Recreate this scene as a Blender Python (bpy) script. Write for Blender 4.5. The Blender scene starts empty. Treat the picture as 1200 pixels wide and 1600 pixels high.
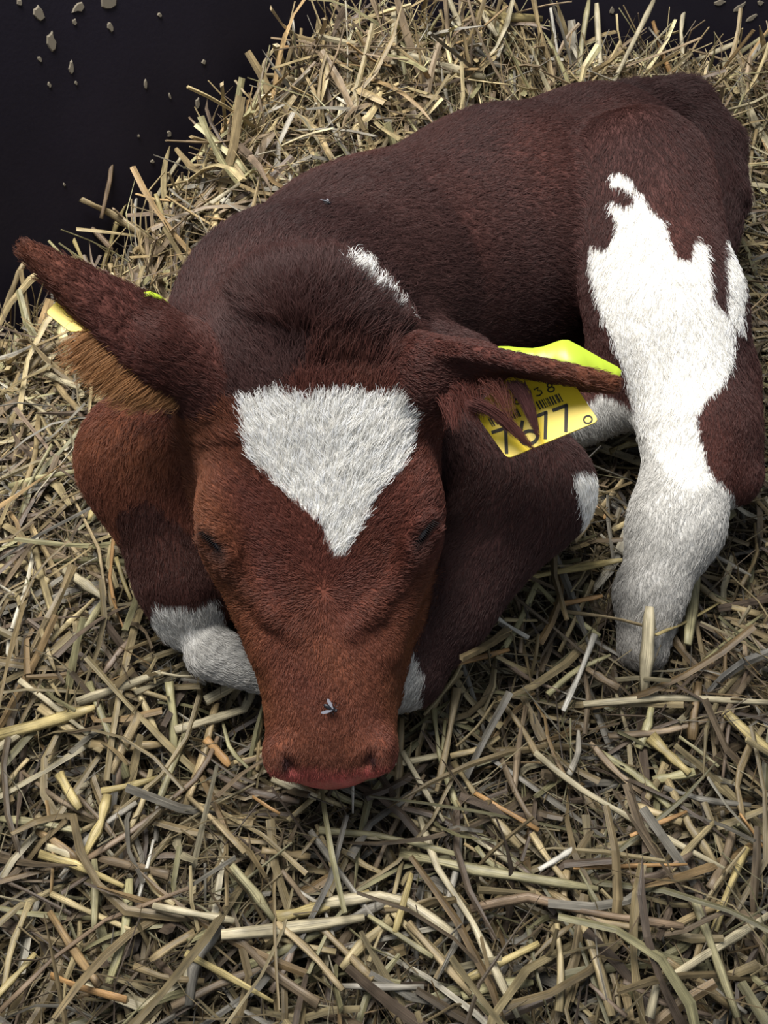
import bpy, math, random
import numpy as np

FUR = True
STRAW = True
rng = np.random.default_rng(7)
random.seed(7)
scene = bpy.context.scene
R = math.radians

# ------------------------------------------------------------------ camera
FPX, W, H = 1386.0, 1200, 1600
PITCH = R(47.0)
CAMZ = 0.80
CAM = np.array([0.0, 0.0, CAMZ])
cp, sp = math.cos(PITCH), math.sin(PITCH)
FWD = np.array([0, cp, -sp]); UP = np.array([0, sp, cp]); RT = np.array([1.0, 0, 0])
cam_data = bpy.data.cameras.new('camera')
cam_data.sensor_fit = 'VERTICAL'
cam_data.sensor_height = 36.0
cam_data.lens = FPX / H * 36.0
cam_data.clip_start = 0.02
cam_data.clip_end = 50
cam = bpy.data.objects.new('camera', cam_data)
scene.collection.objects.link(cam)
cam.location = CAM
cam.rotation_euler = (math.pi / 2 - PITCH, 0, 0)
scene.camera = cam

# ------------------------------------------------------------------ world, lights, exposure
world = bpy.data.worlds.new('world')
scene.world = world
world.use_nodes = True
wn = world.node_tree.nodes
wn['Background'].inputs['Color'].default_value = (0.80, 0.88, 1.0, 1)
wn['Background'].inputs['Strength'].default_value = 0.38

def area(name, loc, target, size, power, color):
    l = bpy.data.lights.new(name, 'AREA')
    l.shape = 'RECTANGLE'; l.size = size[0]; l.size_y = size[1]
    l.energy = power; l.color = color
    o = bpy.data.objects.new(name, l)
    scene.collection.objects.link(o)
    o.location = loc
    from mathutils import Vector
    o.rotation_euler = (Vector(target) - Vector(loc)).to_track_quat('-Z', 'Y').to_euler()
    return o
# daylight falling in through the barn's roof opening, above and behind the calf
area('roof_daylight', (-0.40, 0.85, 1.95), (0.0, 0.85, 0.1), (1.1, 0.9), 84, (1.0, 0.97, 0.93))

scene.view_settings.view_transform = 'Standard'
scene.view_settings.look = 'None'
scene.view_settings.exposure = 0.0
scene.view_settings.gamma = 1.0
scene.view_settings.use_curve_mapping = False

# ------------------------------------------------------------------ helpers
def ray(px, py):
    return FWD + (px - W / 2) / FPX * RT + (H / 2 - py) / FPX * UP
def P(px, py, t=None, z=None):
    """Point seen at (px, py), at depth t or at height z."""
    d = ray(px, py)
    if t is None:
        t = (z - CAMZ) / d[2]
    return CAM + d * t
def project(p):
    r = p - CAM
    t = r @ FWD
    return np.stack([W / 2 + FPX * (r @ RT) / t, H / 2 - FPX * (r @ UP) / t], -1), t
def nrm(v):
    v = np.asarray(v, float)
    return v / (np.linalg.norm(v, axis=-1, keepdims=True) + 1e-12)

def tag(o, label=None, cat=None, group=None, kind=None):
    if label: o['label'] = label
    if cat: o['category'] = cat
    if group: o['group'] = group
    if kind: o['kind'] = kind
    return o

def mesh_obj(name, verts, faces, mat=None, parent=None, smooth=True, uvs=None, cols=None, counts=None):
    """faces: (n,k) int array, or a list of lists."""
    me = bpy.data.meshes.new(name)
    verts = np.asarray(verts, np.float32)
    if isinstance(faces, np.ndarray):
        n, k = faces.shape
        me.vertices.add(len(verts)); me.loops.add(n * k); me.polygons.add(n)
        me.vertices.foreach_set('co', verts.ravel())
        me.loops.foreach_set('vertex_index', faces.astype(np.int32).ravel())
        me.polygons.foreach_set('loop_start', np.arange(0, n * k, k, dtype=np.int32))
        me.update(calc_edges=True)
    else:
        me.from_pydata([tuple(map(float, v)) for v in verts], [], [list(map(int, f)) for f in faces])
    if cols is not None:
        a = me.color_attributes.new('col', 'FLOAT_COLOR', 'POINT')
        c = np.ones((len(verts), 4), np.float32); c[:, :3] = cols
        a.data.foreach_set('color', c.ravel())
    if uvs is not None:   # per vertex uv
        l = me.uv_layers.new(name='uv')
        li = np.empty(len(me.loops), np.int32); me.loops.foreach_get('vertex_index', li)
        l.data.foreach_set('uv', np.asarray(uvs, np.float32)[li].ravel())
    me.polygons.foreach_set('use_smooth', np.full(len(me.polygons), smooth))
    me.update()
    if mat: me.materials.append(mat)
    o = bpy.data.objects.new(name, me)
    scene.collection.objects.link(o)
    if parent: o.parent = parent
    return o

def new_mat(name, rough=0.6, color=None, spec=0.3):
    m = bpy.data.materials.new(name); m.use_nodes = True
    nt = m.node_tree; b = nt.nodes['Principled BSDF']
    b.inputs['Roughness'].default_value = rough
    b.inputs['Specular IOR Level'].default_value = spec
    if color: b.inputs['Base Color'].default_value = (*color, 1)
    return m, nt, b

# ------------------------------------------------------------------ setting: walls and floor
LW = lambda x: 1.585 + 0.868 * x          # plan line of the left wall (y as a function of x)
BW = lambda x: 1.600 + 0.160 * x          # plan line of the back wall
CORNER_X = (1.600 - 1.585) / (0.868 - 0.160)

mwall, nt, b = new_mat('dark_painted_board', 0.55, spec=0.25)
N = nt.nodes
tc = N.new('ShaderNodeTexCoord')
n1 = N.new('ShaderNodeTexNoise'); n1.inputs['Scale'].default_value = 4; n1.inputs['Detail'].default_value = 8
n2 = N.new('ShaderNodeTexNoise'); n2.inputs['Scale'].default_value = 180; n2.inputs['Detail'].default_value = 3
cr = N.new('ShaderNodeValToRGB')
cr.color_ramp.elements[0].color = (0.0075, 0.0060, 0.0110, 1); cr.color_ramp.elements[0].position = 0.3
cr.color_ramp.elements[1].color = (0.0150, 0.0120, 0.0210, 1); cr.color_ramp.elements[1].position = 0.75
bu = N.new('ShaderNodeBump'); bu.inputs['Strength'].default_value = 0.15; bu.inputs['Distance'].default_value = 0.002
nt.links.new(tc.outputs['Object'], n1.inputs['Vector']); nt.links.new(tc.outputs['Object'], n2.inputs['Vector'])
nt.links.new(n1.outputs['Fac'], cr.inputs['Fac']); nt.links.new(cr.outputs['Color'], b.inputs['Base Color'])
nt.links.new(n2.outputs['Fac'], bu.inputs['Height']); nt.links.new(bu.outputs['Normal'], b.inputs['Normal'])

def wall(name, a, c, z0, z1, th, side):
    a = np.array(a, float); c = np.array(c, float)
    d = (c - a) / np.linalg.norm(c - a); n = np.array([-d[1], d[0]]) * side
    q = [a, c, c + n * th, a + n * th]
    v = [(p[0], p[1], z) for z in (z0, z1) for p in q]
    f = [(0, 1, 5, 4), (1, 2, 6, 5), (2, 3, 7, 6), (3, 0, 4, 7), (4, 5, 6, 7), (3, 2, 1, 0)]
    return tag(mesh_obj(name, v, f, mwall, smooth=False), kind='structure')
wall_left = wall('wall_left', (-1.6, LW(-1.6)), (CORNER_X, LW(CORNER_X)), -0.12, 1.5, 0.03, 1)
wall_back = wall('wall_back', (CORNER_X, BW(CORNER_X)), (2.4, BW(2.4)), -0.12, 1.5, 0.03, 1)
mfloor, nt, b = new_mat('damp_concrete', 0.8, (0.018, 0.017, 0.018))
nf = nt.nodes.new('ShaderNodeTexNoise'); nf.inputs['Scale'].default_value = 30
bf = nt.nodes.new('ShaderNodeBump'); bf.inputs['Strength'].default_value = 0.4
nt.links.new(nf.outputs['Fac'], bf.inputs['Height']); nt.links.new(bf.outputs['Normal'], b.inputs['Normal'])
fv = [(-1.7, -1.5, -0.12), (2.5, -1.5, -0.12), (2.5, 2.1, -0.12), (-1.7, 2.1, -0.12)]
fv += [(x, y, -0.2) for x, y, _ in fv]
floor = tag(mesh_obj('floor', fv, [(0, 1, 2, 3), (7, 6, 5, 4), (0, 4, 5, 1), (1, 5, 6, 2), (2, 6, 7, 3), (3, 7, 4, 0)], mfloor, smooth=False), kind='structure')

#@@CALF
# ------------------------------------------------------------------ calf: one distance field, one surface
VOX = 0.0035
G0 = np.array([-0.42, 0.24, -0.13]); G1 = np.array([0.60, 1.42, 0.50])
GN = np.ceil((G1 - G0) / VOX).astype(int) + 1
field = np.full(GN, 0.2, np.float32)
axes = [(G0[i] + VOX * np.arange(GN[i])).astype(np.float32) for i in range(3)]
prims = []          # (distance function, flow vector, tag)

def f_cone(a, b, r1, r2):
    a = np.asarray(a, np.float32); b = np.asarray(b, np.float32); ba = b - a; L2 = float(ba @ ba)
    def f(X, Y, Z):
        px, py, pz = X - a[0], Y - a[1], Z - a[2]
        h = np.clip((px * ba[0] + py * ba[1] + pz * ba[2]) / L2, 0, 1)
        return np.sqrt((px - ba[0] * h) ** 2 + (py - ba[1] * h) ** 2 + (pz - ba[2] * h) ** 2) - (r1 + (r2 - r1) * h)
    lo = np.minimum(a - r1, b - r2); hi = np.maximum(a + r1, b + r2)
    return f, lo, hi
def f_ell(c, ax, r):
    """Ellipsoid with axes as rows of ax and radii r."""
    c = np.asarray(c, np.float32); ax = nrm(ax).astype(np.float32); r = np.asarray(r, np.float32)
    def f(X, Y, Z):
        px, py, pz = X - c[0], Y - c[1], Z - c[2]
        q = 0
        g = 0
        for i in range(3):
            u = px * ax[i, 0] + py * ax[i, 1] + pz * ax[i, 2]
            q = q + (u / r[i]) ** 2
            g = g + (u / r[i] ** 2) ** 2
        k0 = np.sqrt(q)
        return k0 * (k0 - 1) / (np.sqrt(g) + 1e-6)
    m = float(max(r))
    return f, c - m, c + m
def f_loft(O, U, V, Wn, S, A, B, C, n=2.4, cv=None):
    """Tube along U with superellipse sections: half width A along V, half depth B along Wn, centre offset C."""
    O, U, V, Wn = (np.asarray(q, np.float32) for q in (O, U, V, Wn))
    cv = cv if cv is not None else [0] * len(S)
    def f(X, Y, Z):
        px, py, pz = X - O[0], Y - O[1], Z - O[2]
        s = px * U[0] + py * U[1] + pz * U[2]
        v = px * V[0] + py * V[1] + pz * V[2] - np.interp(s, S, cv).astype(np.float32)
        w = px * Wn[0] + py * Wn[1] + pz * Wn[2]
        a = np.interp(s, S, A).astype(np.float32); bb = np.interp(s, S, B).astype(np.float32); c = np.interp(s, S, C).astype(np.float32)
        q = (np.abs(v / a) ** n + np.abs((w - c) / bb) ** n) ** (1 / n)
        d = (q - 1) * np.minimum(a, bb)
        e = np.maximum(S[0] - s, s - S[-1])
        k = 0.03; h = np.clip(0.5 + 0.5 * (d - e) / k, 0, 1)
        return (e + (d - e) * h + k * h * (1 - h)).astype(np.float32)
    pts = np.array([O + U * s + V * a * i + Wn * (c + j * b2) for s, a, b2, c in zip(S, A, B, C) for i in (-1, 1) for j in (-1, 1)])
    return f, pts.min(0) - 0.01, pts.max(0) + 0.01
def f_ear(Bp, T, nvec, prof, cup, th, droop=0.10):
    """Cupped leaf from the base Bp to the tip T; nvec is the outer side's normal."""
    Bp = np.asarray(Bp, float); T = np.asarray(T, float); L = np.linalg.norm(T - Bp)
    u = (T - Bp) / L; n = nrm(nvec - u * (nvec @ u)); m = np.cross(n, u)
    ss = np.linspace(0, 1, len(prof)) * L
    def f(X, Y, Z):
        px, py, pz = X - Bp[0], Y - Bp[1], Z - Bp[2]
        s = px * u[0] + py * u[1] + pz * u[2]
        mm = px * m[0] + py * m[1] + pz * m[2]
        nn = px * n[0] + py * n[1] + pz * n[2]
        w = np.interp(s, ss, prof)
        n0 = -cup * mm ** 2 / np.maximum(w, 0.008) - droop * s * s / L
        d1 = np.abs(nn - n0) * 0.8 - th
        d2 = (np.abs(mm) - w) * 0.85
        d3 = np.maximum(-s - 0.01, s - L)
        dd = np.maximum(d2, d3)
        q = np.maximum(d1, 0) ** 2 + np.maximum(dd + th, 0) ** 2
        return (np.sqrt(q) - th * 0.0 + np.minimum(np.maximum(d1, dd + th), 0) - 0.0015).astype(np.float32) - 0.0
    pad = max(prof) + 0.02
    return f, np.minimum(Bp, T) - pad, np.maximum(Bp, T) + pad, (u, m, n, L)

def add(spec, k=0.03, flow=None, name='', sub=False):
    f, lo, hi = spec[:3]
    pad = k + 2 * VOX + 0.012
    i0 = np.maximum(((lo - pad - G0) / VOX).astype(int), 0); i1 = np.minimum(((hi + pad - G0) / VOX).astype(int) + 1, GN)
    if (i1 <= i0).any(): return
    X = axes[0][i0[0]:i1[0], None, None]; Y = axes[1][None, i0[1]:i1[1], None]; Z = axes[2][None, None, i0[2]:i1[2]]
    d = f(X, Y, Z).astype(np.float32)
    sl = field[i0[0]:i1[0], i0[1]:i1[1], i0[2]:i1[2]]
    if sub:
        d = -d
        h = np.clip(0.5 + 0.5 * (d - sl) / k, 0, 1); sl[:] = sl + (d - sl) * h + k * h * (1 - h)
    else:
        h = np.clip(0.5 + 0.5 * (sl - d) / k, 0, 1); sl[:] = sl + (d - sl) * h - k * h * (1 - h)
        prims.append((f, None if flow is None else nrm(flow), name))

# head frame
HO = P(480, 500, t=0.715); HE = P(516, 1225, t=0.735)
hU = nrm(HE - HO)
camdir = nrm(CAM - (HO + HE) / 2)
hV = nrm(np.array([1.0, 0, 0]) - hU * hU[0]); hW = np.cross(hU, hV)
if hW @ camdir < 0: hW = -hW
def hp(s, v, w): return HO + hU * s + hV * v + hW * w

# trunk and neck
A1, A2 = np.array([-0.03, 0.95, 0.165]), np.array([0.16, 1.09, 0.163])
SPINE = nrm(A2 - A1)
ACR = nrm(np.cross(SPINE, [0, 0, 1.0]))       # towards the calf's left side (the camera's side)
back_flow = SPINE + np.array([0, 0, -0.25]) + ACR * 0.25
add(f_cone(A1, A2, 0.155, 0.165), 0.04, back_flow, 'barrel')
add(f_cone(A2, A2 + SPINE * 0.12, 0.165, 0.15), 0.05, back_flow, 'barrel')
add(f_ell(A2 + SPINE * 0.17 + np.array([0, 0, 0.015]), np.eye(3), (0.14, 0.14, 0.15)), 0.05, back_flow, 'rump')
add(f_cone(P(470, 525, t=0.935), A1 + np.array([0.02, 0.0, 0.02]), 0.122, 0.140), 0.05, back_flow, 'withers')
NK = (-np.array(hU) * 0.5 + np.array([0.0, 0.7, -0.3]))
add(f_cone(P(450, 585, t=0.80), P(462, 530, t=0.93), 0.090, 0.118), 0.05, NK, 'neck')
add(f_cone(P(470, 650, t=0.86), P(480, 800, t=0.88), 0.11, 0.10), 0.05, np.array([0, -0.3, -1.0]), 'brisket')
# near foreleg (the calf's left)
add(f_cone(P(690, 630, t=0.93), P(826, 762, t=0.90), 0.078, 0.056), 0.04, np.array([0.3, -0.4, -0.8]), 'upper_arm')
add(f_cone(P(828, 768, t=0.90), P(690, 945, t=0.86), 0.056, 0.044), 0.035, np.array([-0.5, -0.6, -0.4]), 'forearm')
add(f_cone(P(690, 945, t=0.86), P(640, 1035, t=0.84), 0.040, 0.034), 0.03, np.array([-0.3, -0.7, -0.4]), 'knee')
add(f_cone(P(640, 1060, t=0.85), P(560, 1100, t=0.88), 0.026, 0.022), 0.02, np.array([-0.3, 0.3, -0.4]), 'cannon')
# far foreleg (the calf's right)
add(f_cone(P(340, 640, t=0.90), P(240, 715, t=0.865), 0.092, 0.064), 0.04, np.array([-0.5, -0.5, -0.6]), 'upper_arm')
add(f_cone(P(240, 725, t=0.865), P(292, 895, t=0.86), 0.062, 0.044), 0.035, np.array([0.1, -0.6, -0.6]), 'forearm')
add(f_cone(P(290, 900, t=0.865), P(300, 960, t=0.875), 0.040, 0.034), 0.03, np.array([0.1, -0.6, -0.5]), 'knee')
add(f_cone(P(330, 1020, t=0.855), P(430, 1050, t=0.86), 0.024, 0.022), 0.015, np.array([0.8, -0.3, -0.1]), 'cannon')
# near hind leg
add(f_cone(P(988, 300, t=1.12), P(1040, 500, t=1.04), 0.098, 0.080), 0.022, np.array([0.1, -0.6, -0.8]), 'thigh')
add(f_cone(P(1040, 500, t=1.04), P(1085, 650, t=1.00), 0.080, 0.058), 0.04, np.array([0.05, -0.6, -0.8]), 'gaskin')
add(f_cone(P(1115, 600, t=1.04), P(1135, 740, t=1.00), 0.050, 0.038), 0.03, np.array([0.05, -0.6, -0.8]), 'hock')
add(f_cone(P(1085, 680, t=0.99), P(1055, 820, t=0.965), 0.050, 0.042), 0.03, np.array([-0.1, -0.6, -0.5]), 'hock')
add(f_cone(P(1055, 820, t=0.965), P(1015, 930, t=0.945), 0.044, 0.032), 0.03, np.array([-0.2, -0.6, -0.4]), 'cannon')
add(f_cone(P(1015, 930, t=0.945), P(1005, 1010, t=0.93), 0.032, 0.025), 0.02, np.array([-0.1, -0.7, -0.3]), 'pastern')
# belly and far hind leg tucked beneath
add(f_cone(P(900, 640, t=1.08), P(990, 600, t=1.08), 0.045, 0.05), 0.04, np.array([0.3, -0.3, -0.6]), 'belly')
# tail
tpts = [P(985, 185, t=1.30), P(1060, 175, t=1.31), P(1110, 225, t=1.29), P(1128, 300, t=1.26), P(1125, 370, t=1.24)]
tpts = [q - np.array([0, 0, 0.012]) for q in tpts]
for q0, q1, r0, r1 in zip(tpts[:-1], tpts[1:], (0.058, 0.054, 0.046, 0.036), (0.054, 0.046, 0.036, 0.022)):
    add(f_cone(q0, q1, r0, r1), 0.006, q1 - q0, 'tail')

# head
S = [-0.04, 0.0, 0.05, 0.09, 0.13, 0.165, 0.19, 0.215, 0.24, 0.265, 0.29, 0.315, 0.34, 0.36, 0.378, 0.392, 0.402]
A = [0.060, 0.084, 0.101, 0.107, 0.106, 0.103, 0.098, 0.092, 0.084, 0.075, 0.066, 0.059, 0.057, 0.055, 0.048, 0.036, 0.020]
B = [0.055, 0.075, 0.088, 0.092, 0.092, 0.090, 0.086, 0.080, 0.074, 0.067, 0.060, 0.054, 0.051, 0.049, 0.044, 0.036, 0.022]
TOP = [-0.02, 0.0, 0.004, 0.004, 0.0, -0.003, -0.006, -0.008, -0.008, -0.006, -0.004, -0.003, -0.003, -0.005, -0.009, -0.015, -0.024]
C = [t - b2 for t, b2 in zip(TOP, B)]
cvs = [0.0] * len(S)
add(f_loft(HO, hU, hV, hW, S, A, B, C, 2.5, cvs), 0.03, None, 'head')
add(f_ell(hp(-0.015, 0, -0.03), np.array([hV, hU, hW]), (0.055, 0.04, 0.045)), 0.03, None, 'head')
for sg in (-1, 1):
    add(f_ell(hp(0.162, sg * 0.082, -0.030), np.array([hU, hV, hW]), (0.046, 0.022, 0.024)), 0.02, None, 'head')     # brow
    add(f_cone(hp(0.19, sg * 0.082, -0.050), hp(0.275, sg * 0.052, -0.030), 0.014, 0.007), 0.02, None, 'head')       # facial crest
    add(f_ell(hp(0.362, sg * 0.038, -0.020), np.array([hU, hV, hW]), (0.020, 0.018, 0.018)), 0.015, None, 'head')    # nostril wing

def field_at(p):
    """Trilinear lookup; positive outside the calf."""
    g = (p - G0) / VOX
    i = np.floor(g).astype(int)
    ok = ((i >= 0) & (i < GN - 1)).all(-1)
    i = np.clip(i, 0, GN - 2); f = np.clip(g - i, 0, 1)
    r = 0
    for a in (0, 1):
        for b_ in (0, 1):
            for c in (0, 1):
                w = (f[..., 0] if a else 1 - f[..., 0]) * (f[..., 1] if b_ else 1 - f[..., 1]) * (f[..., 2] if c else 1 - f[..., 2])
                r = r + w * field[i[..., 0] + a, i[..., 1] + b_, i[..., 2] + c]
    return np.where(ok, r, 0.2)
def normal_at(p):
    e = VOX
    g = np.stack([field_at(p + np.eye(3)[k] * e) - field_at(p - np.eye(3)[k] * e) for k in range(3)], -1)
    return nrm(g)

def surf_hit(px, py, lift=0.0):
    d = ray(px, py); t = np.arange(0.5, 1.9, 0.0015)
    f_ = field_at(CAM + d * t[:, None]); k = np.argmax(f_ < lift)
    return CAM + d * t[k]

# nostrils
NOST = []
n0_ = surf_hit(448, 1190); nn_ = normal_at(n0_[None])[0]
for sg in (-1, 1):
    c = n0_ if sg < 0 else HO + (n0_ - HO) - 2 * hV * ((n0_ - HO) @ hV)
    n_ = nn_ if sg < 0 else nn_ - 2 * hV * (nn_ @ hV)
    add(f_cone(c + n_ * 0.002 - hU * 0.004 + hV * sg * 0.001, c + n_ * 0.001 + hU * 0.007 - hV * sg * 0.004, 0.0045, 0.0062), 0.003, None, '', sub=True)
    NOST.append(c)
    add(f_cone(c + hV * sg * 0.010 - hU * 0.008, c + hV * sg * 0.009 + hU * 0.006, 0.004, 0.004), 0.010, None, 'head')
# eyes: sockets with lids, mirrored about the head's midline from the one that shows
e0 = surf_hit(340, 857); en = normal_at(e0[None])[0]
EYES = []
sl = P(352, 872, t=0.74) - P(322, 836, t=0.74); sl = nrm(sl - en * (sl @ en)); up_ = np.cross(en, sl)
if up_ @ hW < 0: up_ = -up_
def mirror(v_): return v_ - 2 * hV * (v_ @ hV)
for sg in (-1, 1):
    c = e0 if sg < 0 else HO + mirror(e0 - HO)
    a, b_, n_ = (sl, up_, en) if sg < 0 else (mirror(sl), mirror(up_), mirror(en))
    add(f_ell(c - n_ * 0.001, np.array([a, b_, n_]), (0.017, 0.0065, 0.009)), 0.004, None, '', sub=True)
    for q0, q1, h0, h1, r0 in ((-0.020, -0.006, 0.004, 0.0105, 0.0035), (-0.006, 0.010, 0.0105, 0.008, 0.0042), (0.010, 0.020, 0.008, -0.002, 0.003)):
        add(f_cone(c + a * q0 + b_ * h0 - n_ * 0.001, c + a * q1 + b_ * h1 - n_ * 0.001, r0, r0), 0.006, None, 'head')
    add(f_cone(c - a * 0.014 - b_ * 0.008 - n_ * 0.002, c + a * 0.016 - b_ * 0.007 - n_ * 0.002, 0.0032, 0.0032), 0.006, None, 'head')
    EYES.append((c, a, b_, n_))
cr_ = [surf_hit(*q) for q in ((358, 878), (392, 915), (430, 958), (462, 990))]
for sg in (-1, 1):
    rr = [q if sg < 0 else HO + mirror(q - HO) for q in cr_]
    for q0, q1, r0, r1 in zip(rr[:-1], rr[1:], (0.008, 0.009, 0.009), (0.009, 0.009, 0.006)):
        add(f_cone(q0 - hW * 0.003, q1 - hW * 0.004, r0, r1), 0.010, None, 'head')

# ears
eL = f_ear(P(322, 585, t=0.735), P(42, 368, t=0.66), nrm(CAM - P(180, 480, t=0.7)) + UP * 0.55 + RT * 0.25, [0.022, 0.036, 0.038, 0.032, 0.024, 0.016, 0.006], 0.35, 0.0045)
add(eL, 0.02, eL[3][0], 'ear')
add(f_cone(P(330, 590, t=0.745), P(265, 545, t=0.72), 0.034, 0.022), 0.02, eL[3][0], 'ear')
eR = f_ear(P(672, 547, t=0.735), P(967, 602, t=0.70), UP * 1.0 - nrm(CAM - P(800, 600, t=0.7)) * 0.02, [0.020, 0.034, 0.038, 0.036, 0.031, 0.024, 0.008], 0.03, 0.0032, 0.0)
add(eR, 0.02, eR[3][0], 'ear')
add(f_cone(P(668, 590, t=0.745), P(742, 570, t=0.733), 0.034, 0.016), 0.02, eR[3][0], 'ear')

def surface_nets(F, org, vox):
    s = F < 0
    nx, ny, nz = F.shape
    c = [s[i:nx - 1 + i, j:ny - 1 + j, k:nz - 1 + k] for i in (0, 1) for j in (0, 1) for k in (0, 1)]
    anyv = c[0].copy(); allv = c[0].copy()
    for q in c[1:]:
        anyv |= q; allv &= q
    idx = np.argwhere(anyv & ~allv)
    vid = np.full((nx - 1, ny - 1, nz - 1), -1, np.int32)
    vid[idx[:, 0], idx[:, 1], idx[:, 2]] = np.arange(len(idx))
    corners = [(i, j, k) for i in (0, 1) for j in (0, 1) for k in (0, 1)]
    vals = np.stack([F[idx[:, 0] + i, idx[:, 1] + j, idx[:, 2] + k] for i, j, k in corners], 1)
    acc = np.zeros((len(idx), 3)); cnt = np.zeros(len(idx))
    for a in range(8):
        for b_ in range(a + 1, 8):
            ca, cb = np.array(corners[a]), np.array(corners[b_])
            if np.abs(ca - cb).sum() != 1: continue
            va, vb = vals[:, a], vals[:, b_]
            m = (va < 0) != (vb < 0)
            t = np.where(m, va / np.where(m, va - vb, 1), 0)[:, None]
            acc += np.where(m[:, None], ca + (cb - ca) * t, 0); cnt += m
    v = org + vox * (idx + acc / cnt[:, None])
    quads = []
    for ax in range(3):
        o1, o2 = [(1, 2), (2, 0), (0, 1)][ax]
        sl0 = [slice(None)] * 3; sl1 = [slice(None)] * 3
        sl0[ax] = slice(0, -1); sl1[ax] = slice(1, None)
        e = s[tuple(sl0)] != s[tuple(sl1)]
        ei = np.argwhere(e)
        ok = (ei[:, o1] > 0) & (ei[:, o2] > 0) & (ei[:, o1] < F.shape[o1] - 1) & (ei[:, o2] < F.shape[o2] - 1)
        ei = ei[ok]
        d1 = np.zeros(3, int); d1[o1] = 1; d2 = np.zeros(3, int); d2[o2] = 1
        q = [vid[tuple(x.T)] for x in (ei - d1 - d2, ei - d2, ei, ei - d1)]
        q = np.stack(q, 1)
        flip = ~s[tuple(ei.T)]
        q[flip] = q[flip][:, ::-1]
        quads.append(q)
    return v, np.concatenate(quads)

V, Q = surface_nets(field, G0, VOX)

# ---- coat colours, kept per point of the coat
def in_poly(q, poly):
    poly = np.asarray(poly, float); x, y = q[:, 0], q[:, 1]
    r = np.zeros(len(q), bool)
    for (x0, y0), (x1, y1) in zip(poly, np.roll(poly, -1, 0)):
        c = (y0 > y) != (y1 > y)
        r ^= c & (x < (x1 - x0) * (y - y0) / (y1 - y0 + 1e-9) + x0)
    return r
def wob(p, f, seed):
    r = np.random.default_rng(seed); v = 0
    for k in range(5):
        w = r.normal(size=3) * f * (1 + 0.6 * k); v = v + np.sin(p @ w + r.uniform(0, 6.28)) / (1 + 0.5 * k)
    return v / 2.6
BLAZE = [(378, 632), (385, 612), (400, 606), (440, 618), (480, 630), (510, 620), (545, 620), (580, 626), (610, 622), (635, 612), (648, 625), (650, 650), (643, 680), (640, 700), (625, 740), (590, 768), (575, 800), (560, 830), (545, 860), (528, 875), (515, 868), (505, 830), (480, 800), (460, 785), (435, 760), (410, 735), (395, 720), (388, 690), (382, 660)]
SPOT = [(530, 424), (545, 418), (560, 424), (575, 440), (582, 456), (598, 474), (618, 492), (628, 502), (614, 496), (594, 481), (574, 463), (552, 446)]
THIGH = [(952, 275), (965, 268), (985, 280), (1000, 300), (1015, 325), (1040, 350), (1045, 380), (1060, 400), (1080, 410), (1085, 380), (1092, 372), (1103, 385), (1108, 420), (1112, 450), (1120, 480), (1135, 490), (1150, 520), (1140, 570), (1128, 600), (1105, 625), (1088, 650), (1095, 690), (1110, 740), (1140, 765), (1160, 800), (1140, 850), (1080, 1090), (930, 1090), (930, 900), (960, 740), (990, 640), (980, 600), (965, 550), (945, 500), (930, 450), (920, 400), (922, 385), (945, 390), (960, 370), (965, 350), (952, 325), (955, 315), (975, 325), (990, 320), (992, 300), (975, 293), (955, 290)]
BACKLEG = [(1132, 380), (1145, 355), (1160, 420), (1160, 520), (1138, 500)]
ELBOW = [(895, 740), (915, 735), (965, 750), (965, 820), (915, 835), (908, 790)]
BELLYW = [(850, 700), (880, 650), (980, 590), (1010, 640), (1005, 720), (900, 740)]
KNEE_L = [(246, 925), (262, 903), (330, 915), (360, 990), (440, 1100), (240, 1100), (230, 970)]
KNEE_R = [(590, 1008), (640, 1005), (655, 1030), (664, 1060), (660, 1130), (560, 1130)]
def prim_dist(p):
    X, Y, Z = p[:, 0].astype(np.float32), p[:, 1].astype(np.float32), p[:, 2].astype(np.float32)
    return np.stack([f(X, Y, Z) for f, _, _ in prims], 0)
names = np.array([n for _, _, n in prims])
COL_RED = np.array([0.126, 0.041, 0.029]); COL_ORANGE = np.array([0.215, 0.078, 0.034]); COL_DARK = np.array([0.045, 0.021, 0.020])
COL_BODY = np.array([0.076, 0.036, 0.032]); COL_WHITE = np.array([0.88, 0.86, 0.81])
def mixc(a, b_, t): return a + (b_ - a) * np.clip(t, 0, 1)[:, None]
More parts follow.
